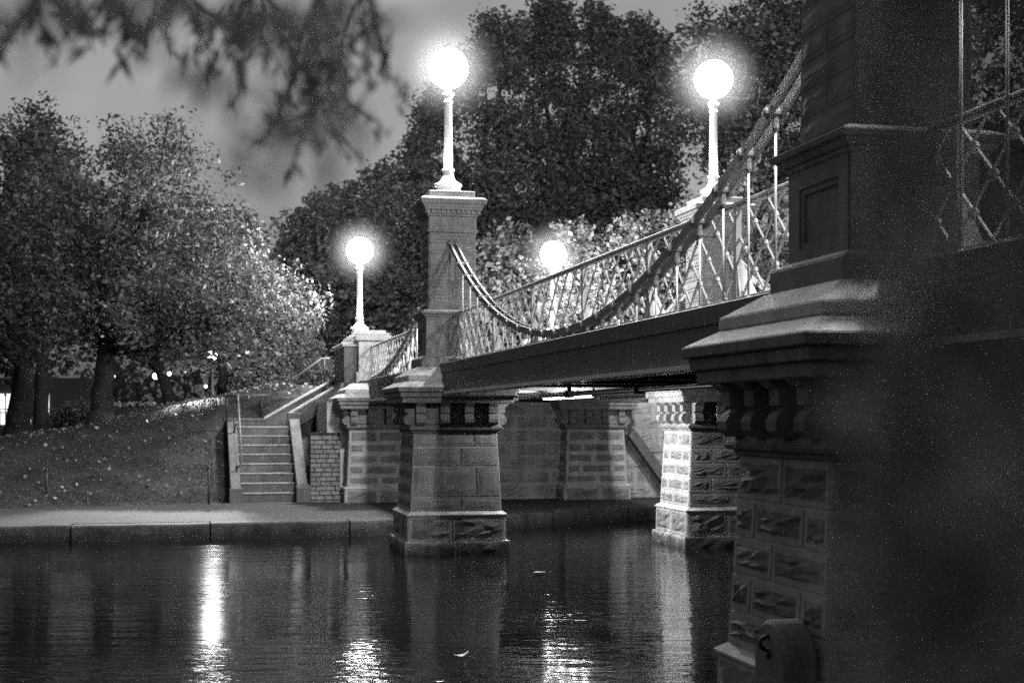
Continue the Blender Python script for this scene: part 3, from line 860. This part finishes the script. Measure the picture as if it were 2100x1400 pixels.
# handrails
def rail_thing(label, tubes, posts_, t, s):
    r = bthing('handrail', label, 'handrail', t, s, 0, 'iron handrails of the stairs')
    for p_ in tubes:
        m = MB(); m.tube([(a - t, b - s, c) for a, b, c in p_], 0.022, 8); obj('rail', m, M_CHAIN, r)
    for (a, b, z0, z1) in posts_:
        m = MB(); m.tube([(a - t, b - s, z0), (a - t, b - s, z1)], 0.02, 8); m.lathe([(0.045, z0), (0.045, z0 + .02), (0.02, z0 + .03)], 8, Matrix.Translation((a - t, b - s, 0)))
        obj('post', m, M_POST, r)
    return r
rail_thing('dark iron handrail along the left side of the stone steps',
           [[(1.13, 28.9, 0.98), (1.13, 31.1, 2.42), (0.9, 31.2, 2.42)], [(1.13, 29.3, 1.0), (1.04, 29.3, 0.92)], [(1.13, 30.6, 1.85), (1.04, 30.6, 1.75)]],
           [(1.04, 29.3, 0.8, 1.0), (1.04, 30.6, 1.6, 1.9), (0.9, 31.2, 1.8, 2.42)], 1.04, 29.3)
rail_thing('thin pale handrail sloping up to the pedestal beside the left lamp',
           [[(1.9, 32.3, 2.45), (3.05, 32.3, 3.28), (3.4, 32.3, 3.29)], [(0.9, 32.3, 2.43), (1.9, 32.3, 2.45)]],
           [(3.1, 32.3, 2.6, 3.29), (1.7, 32.3, 1.93, 2.45)], 2.4, 32.3)

# stone fender on the pond side of the near pier
r = bthing('stone_fender', 'round topped upright stone with two iron eyes against the near pier at the water', 'mooring stone', 2.93, 6.78)
m = MB(); prof = [(-0.20, -0.5), (0.20, -0.5)] + [(0.20 * math.cos(a), 0.68 + 0.20 * math.sin(a)) for a in np.linspace(0, math.pi, 14)]
m.prism(prof, lambda p: Vector((-0.02, p[0], p[1])), lambda p: Vector((0.16, p[0], p[1]))); obj('slab', m, M_STONE, r, 0.02)
for z in (0.76, 0.44):
    m = MB(); m.tube([(-0.05 * math.sin(a) - 0.02, 0.02 * 0, z + 0.035 * math.cos(a)) for a in np.linspace(0, math.pi, 9)], 0.012, 8); m.lathe([(0.03, 0), (0.03, .02)], 8, Matrix.Translation((-0.03, 0, z - .05)) @ Matrix.Rotation(math.radians(90), 4, 'Y')); obj('iron_eye', m, M_POST, r)

# ------------------------------------------------------------------ lawn furniture
g = px(167, 1024, 27.4); g.z = 0.22
r = thing('drain_grate', 'low pale barred grate under a dark lid at the edge of the lawn', 'drain', g, TH * 0.5)
m = MB(); m.box(-0.48, 0.48, -0.05, 0.35, 0.20, 0.26); obj('lid', m, M_POST, r, 0.01)
m = MB(); m.box(-0.45, 0.45, 0.1, 0.3, 0, 0.2); obj('back', m, M_POST, r)
for k in range(6):
    m = MB(); x = -0.375 + k * 0.15; m.box(x - 0.055, x + 0.055, -0.03, 0.0, 0.06, 0.175); obj('bar', m, M_IRON_W, r, 0.006)
for (x, ytop, ybot, Y, lab) in ((428, 962, 1027, 27.6, 'thin dark iron post at the lawn edge just left of the steps'), (95, 965, 1022, 27.0, 'thin dark iron post at the lawn edge far left of the picture'), (548, 797, 858, 33.0, 'thin dark iron post standing on the bank above the steps')):
    a = px(x, ybot, Y); b = px(x, ytop, Y)
    z0 = ground(*ST_of(a.x, a.y))
    r = thing('iron_post', lab, 'post', (a.x, a.y, z0), 0, 'iron posts on the lawn')
    m = MB(); m.tube([(0, 0, -0.1), (0, 0, b.z - z0)], 0.022, 8); obj('shaft', m, M_POST, r)
    m = MB(); m.lathe([(0.022, b.z - z0), (0.035, b.z - z0 + .015), (0.03, b.z - z0 + .05), (0.005, b.z - z0 + .065)], 8); obj('finial', m, M_POST, r)

# ------------------------------------------------------------------ vegetation
def leaves(centers, radii, per, size, rng, flat=0.0, narrow=0.45, name='crown'):
    """many leaf-sized diamonds spread round the clump centres"""
    C_ = np.repeat(np.asarray(centers), per, axis=0)
    R_ = np.repeat(np.asarray(radii), per)[:, None]
    n = len(C_)
    d = rng.normal(size=(n, 3)); d /= np.linalg.norm(d, axis=1)[:, None]
    rad = rng.random((n, 1)) ** 0.45
    p = C_ + d * rad * R_ * np.array([1, 1, 0.75])
    a = rng.normal(size=(n, 3)) * np.array([1, 1, 0.7]); a[:, 2] -= flat
    a /= np.linalg.norm(a, axis=1)[:, None]
    b = np.cross(a, rng.normal(size=(n, 3))); b /= np.linalg.norm(b, axis=1)[:, None]
    sz = size * (0.45 + 1.25 * rng.random((n, 1)) ** 1.8)
    v = np.stack([p - a * sz * .5, p + b * sz * narrow * .5, p + a * sz * .5, p - b * sz * narrow * .5], axis=1).reshape(-1, 3)
    qd = np.arange(n * 4).reshape(-1, 4)
    return v, qd
def crown_mesh(ells, size, per, seed, clump=0.55, dens=1.0, flat=0.0, narrow=0.5):
    rng = np.random.default_rng(seed)
    cs, rs = [], []
    for (cx, cy, cz, rx, ry, rz) in ells:
        n = max(6, int(dens * 7.5 * (rx * ry + ry * rz + rx * rz) / 3 / clump ** 2))
        d = rng.normal(size=(n, 3)); d /= np.linalg.norm(d, axis=1)[:, None]
        r = 0.45 + 0.6 * rng.random((n, 1)) ** 0.7
        cs.append(np.array([cx, cy, cz]) + d * r * np.array([rx, ry, rz]))
        rs.append(clump * (0.6 + 0.8 * rng.random(n)))
    v, qd = leaves(np.concatenate(cs), np.concatenate(rs), per, size, rng, flat, narrow)
    return np_mesh('crown', v, qd)
def limb(m, p, q, r0, r1, rng, n=6, wob=0.12):
    p, q = Vector(p), Vector(q); L_ = (q - p).length
    pts = []
    for i in range(n + 1):
        f = i / n
        w = Vector((rng.uniform(-1, 1), rng.uniform(-1, 1), rng.uniform(-.5, .5))) * wob * L_ * .3 * math.sin(f * math.pi)
        pts.append(p.lerp(q, f) + w)
    m.tube(pts, [r0 + (r1 - r0) * i / n for i in range(n + 1)], 8)
def tree(name, label, base, trunk_r, trunk_top, ells, mt, size=0.16, per=55, seed=1, clump=0.55, dens=1.0, limbs=7, flat=0.0, lean=(0, 0), narrow=0.5, group='trees in the park'):
    """base = world point; ells in offsets from the base"""
    r = thing(name, label, 'tree', base, 0, group)
    rr = random.Random(seed)
    m = MB(); top = (lean[0], lean[1], trunk_top)
    m.lathe([(trunk_r * 1.7, -0.3), (trunk_r * 1.35, 0.08), (trunk_r * 1.05, 0.3)], 10)
    limb(m, (0, 0, 0.2), top, trunk_r * 1.05, trunk_r * 0.72, rr, 7, 0.1); obj('trunk', m, M_BARK, r)
    m = MB()
    for k in range(limbs):
        e = ells[k % len(ells)]
        tgt = (e[0] + rr.uniform(-.6, .6) * e[3], e[1] + rr.uniform(-.6, .6) * e[4], e[2] + rr.uniform(-.3, .7) * e[5])
        limb(m, (top[0], top[1], top[2] - 0.1 - rr.random() * .3), tgt, trunk_r * 0.5, trunk_r * 0.1, rr)
    obj('limbs', m, M_BARK, r)
    o = obj('crown', crown_mesh(ells, size, per, seed, clump, dens, flat, narrow), mt, r); o['kind'] = 'stuff'
    return r
def on_ground(x, Y):
    X = (x - 1050) / 2917 * Y
    return Vector((X, Y, ground(*ST_of(X, Y)) if Y > 24 else 0))
def E_(base, x, y, Y, rx, rz, ry=None):
    """ellipsoid centred at photo pixel, radii in pixels, as offset from base"""
    c = px(x, y, Y) - base; k = Y / 2917
    return (c.x, c.y, c.z, rx * k, (ry if ry else rx) * k, rz * k)

# the broad tree on the left bank
b = on_ground(207, 32)
tree('broad_tree', 'broad drooping tree with a dark leaning trunk on the left bank', b, 0.26, 1.9,
     [E_(b, 200, 500, 32, 210, 190), E_(b, 330, 430, 32, 150, 170), E_(b, 400, 590, 31.5, 200, 140), E_(b, 540, 640, 31.5, 105, 90), E_(b, 80, 560, 32.5, 170, 200), E_(b, 260, 650, 31.5, 250, 75), E_(b, 300, 300, 32.5, 90, 80), E_(b, 450, 700, 31, 120, 45)],
     M_LEAF, 0.11, 95, 5, 0.5, 0.8, 12, 0.3, (0.12, 0.1))
b = on_ground(36, 37)
tree('park_tree', 'dark thick trunk tree farthest left with a forked bough', b, 0.33, 2.2,
     [E_(b, 20, 560, 38, 170, 190), E_(b, -90, 620, 37, 150, 200), E_(b, 60, 380, 38, 110, 120)], M_LEAF, 0.16, 50, 6, 0.5, 1.0, 8, 0.2, (0.2, 0))
b = on_ground(86, 41)
tree('park_tree', 'smaller dark trunk tree second from the left edge', b, 0.24, 2.2,
     [E_(b, 110, 330, 46, 55, 150), E_(b, 50, 330, 46, 40, 130), E_(b, 130, 520, 44, 150, 150)], M_LEAF_D, 0.17, 50, 7, 0.45, 1.1, 6)
b = on_ground(455, 41)
tree('park_tree', 'slender dark trunk tree behind the head of the steps', b, 0.14, 2.0,
     [E_(b, 460, 560, 42, 130, 130), E_(b, 380, 520, 42, 130, 120)], M_LEAF_D, 0.16, 50, 8, 0.5, 1.0, 6)
b = on_ground(352, 43)
tree('park_tree', 'dark tree with a slanting bough over the flower bed', b, 0.2, 1.6,
     [E_(b, 330, 640, 43, 160, 110), E_(b, 260, 560, 44, 140, 140)], M_LEAF_D, 0.16, 50, 9, 0.5, 1.0, 6, 0, (-0.4, 0))
# dark tree left of the tall pylon
b = on_ground(735, 47)
tree('dark_tree', 'dense dark tree rising behind the left lamp', b, 0.3, 3.0,
     [E_(b, 700, 560, 47, 150, 150), E_(b, 800, 520, 47, 120, 170), E_(b, 640, 620, 47, 95, 150), E_(b, 690, 430, 47, 60, 50), E_(b, 775, 390, 47, 50, 50), E_(b, 610, 500, 47, 55, 70)],
     M_LEAF_D, 0.18, 55, 12, 0.5, 1.2, 10)
def cone(bx_, x, ytop, ybot, Y, wid, n=7):
    out = []
    for i in range(n):
        f = (i + 0.5) / n
        out.append(E_(bx_, x + random.Random(i + x).uniform(-.2, .2) * wid * (1 - f), ytop + (ybot - ytop) * f, Y, wid * (0.12 + 0.88 * f ** 0.7), (ybot - ytop) / n * 0.85))
    return out
def spires(bx_, Y, pts):
    return [E_(bx_, x + dx, y + dy, Y, rx, 26) for x, y in pts for dx, dy, rx in ((0, 12, 7), (2, 45, 17), (-4, 85, 28))]
b = on_ground(1010, 50)
tree('tall_tree', 'tall ragged dark tree just right of the highest lamp', b, 0.35, 4.0,
     cone(b, 1005, 60, 620, 50, 140) + cone(b, 905, 190, 600, 49, 70, 5) + cone(b, 860, 330, 640, 49, 80, 4) + spires(b, 49, [(1003, 40), (955, 110), (905, 170), (872, 215), (1050, 60), (850, 300)]), M_LEAF_D, 0.18, 95, 13, 0.6, 0.75, 12)
b = on_ground(1130, 52)
tree('tall_tree', 'tallest dark tree with pointed tops at the centre top', b, 0.38, 4.5,
     cone(b, 1120, 15, 640, 52, 150) + cone(b, 1225, 35, 600, 52, 130) + spires(b, 52, [(1118, 5), (1160, 25), (1075, 70), (1222, 25), (1262, 60)]), M_LEAF_D, 0.18, 95, 14, 0.6, 0.75, 12)
b = on_ground(1300, 51)
tree('tall_tree', 'dark tall tree between the two upper lamps, nearer the right one', b, 0.36, 4.0,
     cone(b, 1318, 70, 640, 51, 130) + [E_(b, 1260, 420, 51, 150, 170)] + spires(b, 51, [(1318, 45), (1285, 80), (1345, 90)]), M_LEAF_D, 0.18, 95, 15, 0.6, 0.75, 10)
b = on_ground(1500, 44)
tree('spreading_tree', 'spreading tree with lit leaves behind the right upper lamp', b, 0.33, 4.0,
     [E_(b, 1480, 130, 44, 130, 120), E_(b, 1570, 170, 43, 130, 160), E_(b, 1430, 250, 45, 90, 110), E_(b, 1560, 330, 44, 120, 100), E_(b, 1680, 100, 44, 160, 150)],
     M_LEAF, 0.17, 55, 16, 0.5, 1.0, 10)
b = on_ground(2060, 40)
tree('park_tree', 'dark tree behind the railing at the right edge of the picture', b, 0.3, 3.0,
     [E_(b, 2050, 150, 40, 200, 230), E_(b, 1950, 380, 40, 200, 180), E_(b, 2150, 420, 40, 200, 200)], M_LEAF_D, 0.18, 50, 17, 0.55, 1.1, 8)
# lit small trees behind the railing
b = on_ground(1230, 35.5)
tree('small_tree', 'small brightly lit leafy tree behind the lower right lamp and railing', b, 0.09, 1.4,
     [E_(b, 1180, 580, 35, 85, 85), E_(b, 1280, 560, 35, 85, 90), E_(b, 1310, 480, 35, 60, 50), E_(b, 1080, 600, 36, 70, 70), E_(b, 1180, 500, 36, 50, 45), E_(b, 1230, 640, 34.5, 140, 55)],
     M_LEAF_L, 0.12, 60, 21, 0.38, 0.9, 10, 0.2, narrow=0.6, group='small trees by the bridge')
b = on_ground(1480, 34.5)
tree('small_tree', 'brightly lit leafy tree behind the right pylon and chain', b, 0.09, 1.5,
     [E_(b, 1430, 480, 34.5, 75, 85), E_(b, 1540, 440, 34, 85, 85), E_(b, 1590, 540, 34, 90, 90), E_(b, 1370, 540, 35, 70, 90), E_(b, 1480, 600, 34, 140, 60)],
     M_LEAF_L, 0.12, 60, 22, 0.38, 0.9, 10, 0.2, narrow=0.6, group='small trees by the bridge')
b = on_ground(1010, 36)
tree('small_tree', 'leafy small tree glimpsed between the tall pylon and the lower right lamp', b, 0.08, 1.2,
     [E_(b, 1010, 580, 37, 60, 80), E_(b, 1060, 540, 38, 60, 80), E_(b, 1000, 660, 36, 60, 50)],
     M_LEAF, 0.15, 35, 23, 0.36, 0.9, 7, 0.2, narrow=0.6, group='small trees by the bridge')
# rounded shrub
def shrub(label, base, ells, mt, seed, size=0.09, per=60, clump=0.25, dens=1.2, group='shrubs on the bank'):
    r = thing('shrub', label, 'shrub', base, 0, group)
    rr = random.Random(seed); m = MB()
    for k in range(6):
        e = ells[k % len(ells)]; limb(m, (rr.uniform(-.1, .1), rr.uniform(-.1, .1), -0.05), (e[0] + rr.uniform(-.5, .5) * e[3], e[1], e[2]), 0.03, 0.008, rr)
    obj('stems', m, M_BARK, r)
    o = obj('foliage', crown_mesh(ells, size, per, seed, clump, dens), mt, r); o['kind'] = 'stuff'
b = on_ground(610, 38)
shrub('tall rounded dark shrub behind the upper flight of the steps', b, [E_(b, 605, 730, 38, 55, 70), E_(b, 600, 680, 38, 42, 50), E_(b, 560, 760, 38, 60, 40)], M_LEAF_D, 31)
b = on_ground(530, 37.5)
shrub('low dark shrub behind the head of the steps', b, [E_(b, 520, 770, 37.5, 55, 35), E_(b, 560, 780, 37.5, 40, 28)], M_LEAF_D, 32)
b = on_ground(150, 42)
shrub('dark rounded bush between the left trunks', b, [E_(b, 165, 850, 42, 45, 28), E_(b, 120, 855, 42, 40, 24)], M_LEAF_D, 33)
b = on_ground(660, 37)
shrub('shrub beside the stone pedestal at the stair head', b, [E_(b, 672, 770, 37, 26, 30)], M_LEAF_D, 34)

# flower bed and clipped hedge behind the big tree
b = on_ground(340, 42)
r = thing('flower_bed', 'low dark hedge bed topped with white flowers behind the broad tree', 'flower bed', b)
mb = MB(); mb.box(-2.0, 2.0, -0.3, 0.3, -0.2, 0.22); obj('hedge', mb, M_EARTH, r)
rng = np.random.default_rng(5)
v, qd = leaves(np.stack([rng.uniform(-2, 2, 160), rng.uniform(-.3, .3, 160), rng.uniform(0.0, .24, 160)], 1), np.full(160, .12), 25, 0.07, rng)
o = obj('hedge_leaves', np_mesh('hedge_leaves', v, qd), M_LEAF_D, r); o['kind'] = 'stuff'
v, qd = leaves(np.stack([rng.uniform(-2, 2, 120), rng.uniform(-.3, .1, 120), rng.uniform(0.27, .36, 120)], 1), np.full(120, .05), 8, 0.06, rng, narrow=0.9)
o = obj('flowers', np_mesh('flowers', v, qd), leaf_mat('white_petal', 0.5, 0.6, 0.2), r); o['kind'] = 'stuff'

# far woods
rng = np.random.default_rng(77)
cs = np.stack([rng.uniform(-40, 45, 900), rng.uniform(62, 75, 900), 1.4 + 7.5 * rng.random(900) ** 1.2], 1)
v, qd = leaves(cs, np.full(900, 1.6), 45, 0.42, rng)
o = obj('far_woods', np_mesh('far_woods', v, qd), M_LEAF_D); o['kind'] = 'stuff'
o['label'] = 'mass of dark trees closing the view beyond the park'; o['category'] = 'woods'

# grass, fallen leaves
rng = np.random.default_rng(9)
def scatter(n, s_lo, s_hi, t_lo, t_hi, keep):
    out = []
    tt = rng.uniform(t_lo, t_hi, n); ss_ = rng.uniform(s_lo, s_hi, n)
    for t, s in zip(tt, ss_):
        if keep(t, s): out.append(W(t, s, ground(t, s)))
    return np.array(out)
def is_lawn(t, s):
    T = 6 - abs(t - 6)
    return s > max(lerp_tab(EDGE, T), lerp_tab(KERB, t) + 1.3) + 0.05 and not (0.8 < T and s < 32.6)
pg = scatter(42000, 24.5, 38, -12, 2.6, is_lawn)
n = len(pg)
a = rng.uniform(0, 2 * math.pi, n); h = rng.uniform(0.03, 0.085, (n, 1)); w = 0.010
dx = np.stack([np.cos(a), np.sin(a), np.zeros(n)], 1)
ln = rng.normal(size=(n, 3)) * 0.35; ln[:, 2] = 1
v = np.stack([pg - dx * w - [0, 0, .01], pg + dx * w - [0, 0, .01], pg + ln * h], 1).reshape(-1, 3)
o = obj('grass', np_mesh('grass', v, np.arange(3 * n).reshape(-1, 3)), M_GRASS); o['kind'] = 'stuff'; o['label'] = 'short grass covering the sloping bank'; o['category'] = 'grass'
pl = scatter(4200, 24.5, 40, -12, 3.0, is_lawn) + np.array([0, 0, 0.045])
v, qd = leaves(pl, np.full(len(pl), 0.02), 1, 0.065, rng, narrow=0.7)
o = obj('fallen_leaves', np_mesh('fallen_leaves', v, qd), M_LITTER); o['kind'] = 'stuff'; o['label'] = 'pale fallen leaves scattered over the bank'; o['category'] = 'leaf litter'

# ------------------------------------------------------------------ small lights and facade far behind
def small_lamp(x, y, Y, rad, label, mt):
    c = px(x, y, Y); z0 = ground(*ST_of(c.x, c.y))
    r = thing('park_lamp', label, 'lamp post', (c.x, c.y, z0), 0, 'small park lamps')
    H = c.z - z0
    m = MB(); m.lathe([(0.09, -.1), (0.09, .15), (0.05, .25), (0.035, H - rad - .08), (0.07, H - rad)], 10); obj('column', m, M_POST, r)
    prof = [(max(rad * math.sin(a), 0.003), H - rad * math.cos(a)) for a in np.linspace(0.3, math.pi, 10)]
    obj('globe', MB().lathe(prof, 14), mt, r)
small_lamp(231, 772, 60, 0.10, 'tiny distant park lamp just right of the broad tree trunk', M_GLOBE_S)
small_lamp(319, 771, 58, 0.13, 'brightest small distant park lamp over the flower bed', M_GLOBE_S)
small_lamp(347, 766, 62, 0.09, 'tiny distant park lamp to the right of the brightest small one', M_GLOBE_S)
small_lamp(378, 762, 64, 0.06, 'faint distant park lamp farthest right of the row', M_GLOBE_S)
small_lamp(422, 792, 60, 0.07, 'tiny low distant park lamp left of the stair handrail', M_GLOBE_S)
small_lamp(435, 728, 36, 0.13, 'park floodlight hidden in drooping foliage, mirrored as the left streak on the pond', M_GLOBE_H)
fl = [o for o in COL.objects if o.get('label', '').startswith('park floodlight')][0]
sd_ = bpy.data.lights.new('flood_light', 'SPOT'); sd_.energy = 10000.0; sd_.spot_size = math.radians(23); sd_.spot_blend = 0.7; sd_.shadow_soft_size = 0.132; sd_.use_soft_falloff = False
so = bpy.data.objects.new('flood_light', sd_); COL.objects.link(so); so.parent = fl
c_ = px(435, 728, 36); so.location = c_ - fl.location
so.rotation_euler = (Vector((-6.3, 22.5, 0.2)) - c_).to_track_quat('-Z', 'Y').to_euler()
small_lamp(688, 770, 35.6, 0.035, 'small glowing globe added for a bright reflection beside the pale handrail post', M_GLOBE_S)  # added globe and post, standing in for a reflected light

b = px(60, 850, 58)
r = thing('pale_building', 'low pale lit building seen between the trunks far left', 'building', (b.x, b.y, 1.2))
m = MB(); m.box(-2.4, 2.4, 0, 3, 0, 2.4); obj('wall', m, M_FACADE, r)
for k in range(3):
    x = -0.95 + k * 0.75
    w_ = m = MB(); m.box(x - .26, x + .26, -0.04, -0.002, 0.5, 1.75); f = obj('window', m, M_LITWIN, r)
    m = MB(); m.box(x - .3, x + .3, -0.07, -0.041, 1.1, 1.14); m.box(x - .02, x + .02, -0.07, -0.041, 0.5, 1.75); obj('frame', m, M_POST, f)
r = thing('park_fence', 'thin dark iron fence in front of the pale building far left', 'fence', (b.x, b.y - 3, 1.25))
m = MB(); m.box(-3.5, 3.5, -.015, .015, 0.9, 0.94); m.box(-3.5, 3.5, -.015, .015, 0.2, 0.24); obj('rail', m, M_POST, r)
for k in range(36):
    m = MB(); x = -3.5 + k * 0.2; m.box(x - .012, x + .012, -.012, .012, -0.1, 1.0); obj('picket', m, M_POST, r)

# ------------------------------------------------------------------ things on the water
def float_leaf(x, y, label, ln, curl):
    Y = 2917 * 1.9 / (y - 860); X = (x - 1050) / 2917 * Y
    m = MB(); n = 6; vs_, fs_ = [], []
    for i in range(n + 1):
        f = i / n; w_ = 0.32 * ln * math.sin(math.pi * min(max(f, 0.03), 0.97)); z = 0.006 + curl * (2 * f - 1) ** 2 + (curl * 2.5 * max(0, f - .6))
        vs_ += [((f - .5) * ln, -w_, z + .3 * w_), ((f - .5) * ln, 0, z), ((f - .5) * ln, w_, z + .3 * w_)]
    for i in range(n):
        for k in range(2): fs_.append((3 * i + k, 3 * i + k + 1, 3 * i + k + 4, 3 * i + k + 3))
    o = obj('floating_leaf', m.add(vs_, fs_, True), leaf_mat('floating_leaf', 0.5, 0.5, 0.2)); o.location = (X, Y, 0.0); o.rotation_euler = (0, 0, 0.3)
    sm = o.modifiers.new('thickness', 'SOLIDIFY'); sm.thickness = 0.003
    tag(o, label, 'leaf', 'leaves floating on the pond')
float_leaf(1106, 1176, 'small pale leaf floating below the far pier', 0.17, 0.008)
float_leaf(946, 1348, 'curled pale leaf floating nearest, left of the bright lamp reflection', 0.12, 0.022)

# ------------------------------------------------------------------ willow hanging in front of the lens, out of focus
wroot = thing('willow_tree', 'blurred dark willow boughs hanging across the top left foreground', 'tree', px(430, -700, 1.7), 0)
o_ = wroot.location.copy()
rw = random.Random(41); rng = np.random.default_rng(41)
broot = wroot; lv_c, lv_r = [], []
def bough(pts_px, Y, r0):
    pts = [px(x, y, Y + dy) - o_ for x, y, dy in pts_px]
    m = MB(); m.tube(pts, [r0 * (1 - 0.75 * i / (len(pts) - 1)) for i in range(len(pts))], 7)
    obj('bough', m, M_BARK, broot)
tw_c = []
def twig(x0, y0, x1, y1, Y):
    bend = rw.uniform(-18, 18); n = 5
    pp = [(x0 + (x1 - x0) * f + bend * math.sin(f * math.pi) + rw.uniform(-3, 3), y0 + (y1 - y0) * (f ** 0.8), rw.uniform(-.02, .02)) for f in [k / n for k in range(n + 1)]]
    bough(pp, Y, 0.0042)
    for k in range(int(math.hypot(x1 - x0, y1 - y0) / 17)):
        f = rw.uniform(0.25, 1.05)
        tw_c.append(px(x0 + (x1 - x0) * f + bend * math.sin(min(f, 1) * math.pi) + rw.uniform(-14, 14), y0 + (y1 - y0) * f ** .8 + rw.uniform(-8, 16), Y + rw.uniform(-.1, .1)) - o_)
for bx_, n_, spread, drop, Y in ((372, 9, 150, 120, 2.5), (530, 10, 150, 190, 2.3), (650, 10, 140, 270, 2.2), (760, 5, 80, 170, 2.4), (230, 6, 120, 100, 2.4), (80, 7, 120, 120, 2.2)):
    top_y = rw.uniform(-20, 30)
    bough([(bx_ + 30, -300, 0), (bx_ + 8, -80, 0), (bx_, top_y, 0)], Y, 0.013)
    for k in range(n_):
        x1 = bx_ + rw.uniform(-1, 1) * spread; y1 = top_y + drop * rw.uniform(0.45, 1.15)
        twig(bx_ + rw.uniform(-6, 6), top_y - rw.uniform(5, 60), x1, y1, Y + rw.uniform(-.1, .1))
twig(760, 40, 850, 232, 2.6); twig(660, 220, 740, 330, 2.4); twig(640, 200, 600, 360, 2.3); twig(700, 200, 790, 270, 2.4)
def veil(x, y, rx, ry, n, Y, dY=0.25):
    for _ in range(n):
        a = rw.uniform(0, 2 * math.pi); r_ = rw.random() ** .5
        lv_c.append(px(x + rx * r_ * math.cos(a), y + ry * r_ * math.sin(a), Y + rw.uniform(-dY, dY)) - o_)
for args in ((120, 0, 260, 70, 70, 1.0), (60, 90, 110, 90, 18, 1.0), (430, 20, 170, 50, 34, 1.1), (640, 30, 150, 70, 60, 1.0),
             (480, 140, 140, 60, 18, 1.1), (560, 210, 120, 60, 34, 1.0), (430, 180, 60, 30, 10, 1.1), (640, 250, 100, 70, 24, 0.9), (560, 330, 120, 50, 12, 0.9), (640, 340, 90, 60, 8, 0.85), (300, 60, 120, 60, 12, 1.0)):
    veil(*args[:4], int(args[4] * 0.5), args[5] * 0.8, 0.1)
v, qd = leaves(np.array(lv_c), np.full(len(lv_c), 0.018), 3, 0.023, rng, 0.9, 0.24)
o = obj('foliage', np_mesh('foliage', v, qd), M_FORE, wroot); o['kind'] = 'stuff'
v, qd = leaves(np.array(tw_c), np.full(len(tw_c), 0.008), 2, 0.042, rng, 1.6, 0.2)
o = obj('twig_leaves', np_mesh('twig_leaves', v, qd), M_FORE, wroot); o['kind'] = 'stuff'

hroot = thing('hanging_branch', 'wholly blurred dark leafy strands hanging close on the lower right', 'branch', px(1980, -200, 0.36), 0)
o_ = hroot.location.copy(); lv_c = []; broot = hroot
for k in range(20):
    x = 1765 + k * 20 + rw.uniform(-14, 14); Y = 0.36 + rw.uniform(-.05, .05)
    y0, y1 = rw.choice((120, 450, 700)) + rw.uniform(0, 350), rw.uniform(1350, 1560)
    bough([(x + 60, -200, 0), (x + 20, 400, 0), (x, 900, 0), (x - 15, y1, 0)], Y, 0.0012)
    yy = y0
    while yy < y1:
        if not (1060 < yy < 1190 and (1920 < x < 1965 or 1990 < x < 2035)):
            lv_c.append(px(x + rw.uniform(-22, 22), yy, Y + rw.uniform(-.03, .03)) - o_)
        yy += rw.uniform(18, 42)
v, qd = leaves(np.array(lv_c), np.full(len(lv_c), 0.004), 1, 0.020, rng, 1.2, 0.25)
o = obj('foliage', np_mesh('foliage', v, qd), leaf_mat('near_willow_leaf', 0.11, 0.6, 0.35), hroot); o['kind'] = 'stuff'

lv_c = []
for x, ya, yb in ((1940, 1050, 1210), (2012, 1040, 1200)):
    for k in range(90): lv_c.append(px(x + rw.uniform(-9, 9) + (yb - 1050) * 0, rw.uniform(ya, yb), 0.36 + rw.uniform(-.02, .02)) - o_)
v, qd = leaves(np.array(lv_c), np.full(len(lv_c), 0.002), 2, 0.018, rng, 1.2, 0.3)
o = obj('lit_toned_leaves', np_mesh('lit_toned_leaves', v, qd), leaf_mat('lit_toned_willow_leaf', 0.6, 0.5, 0.4), hroot); o['kind'] = 'stuff'  # light on these blades is put into their paler colour

# ------------------------------------------------------------------ night haze round the lamps
if HAZE:
    m = MB(); m.box(-110, 110, -40, 230, -1.6, 22)
    hz = obj('haze', m, None); hz['kind'] = 'stuff'; hz['label'] = 'thin night haze in the air'; hz['category'] = 'haze'
    hm = bpy.data.materials.new('haze'); hm.use_nodes = True
    N, L = hm.node_tree.nodes, hm.node_tree.links
    N.remove(N['Principled BSDF'])
    pv = N.new('ShaderNodeVolumePrincipled'); pv.inputs['Density'].default_value = HAZE; pv.inputs['Color'].default_value = (0.9, 0.9, 0.9, 1)
    L.new(pv.outputs[0], N['Material Output'].inputs['Volume'])
    hm.cycles.volume_sampling = 'EQUIANGULAR'; hm.cycles.homogeneous_volume = True
    hz.data.materials.append(hm)
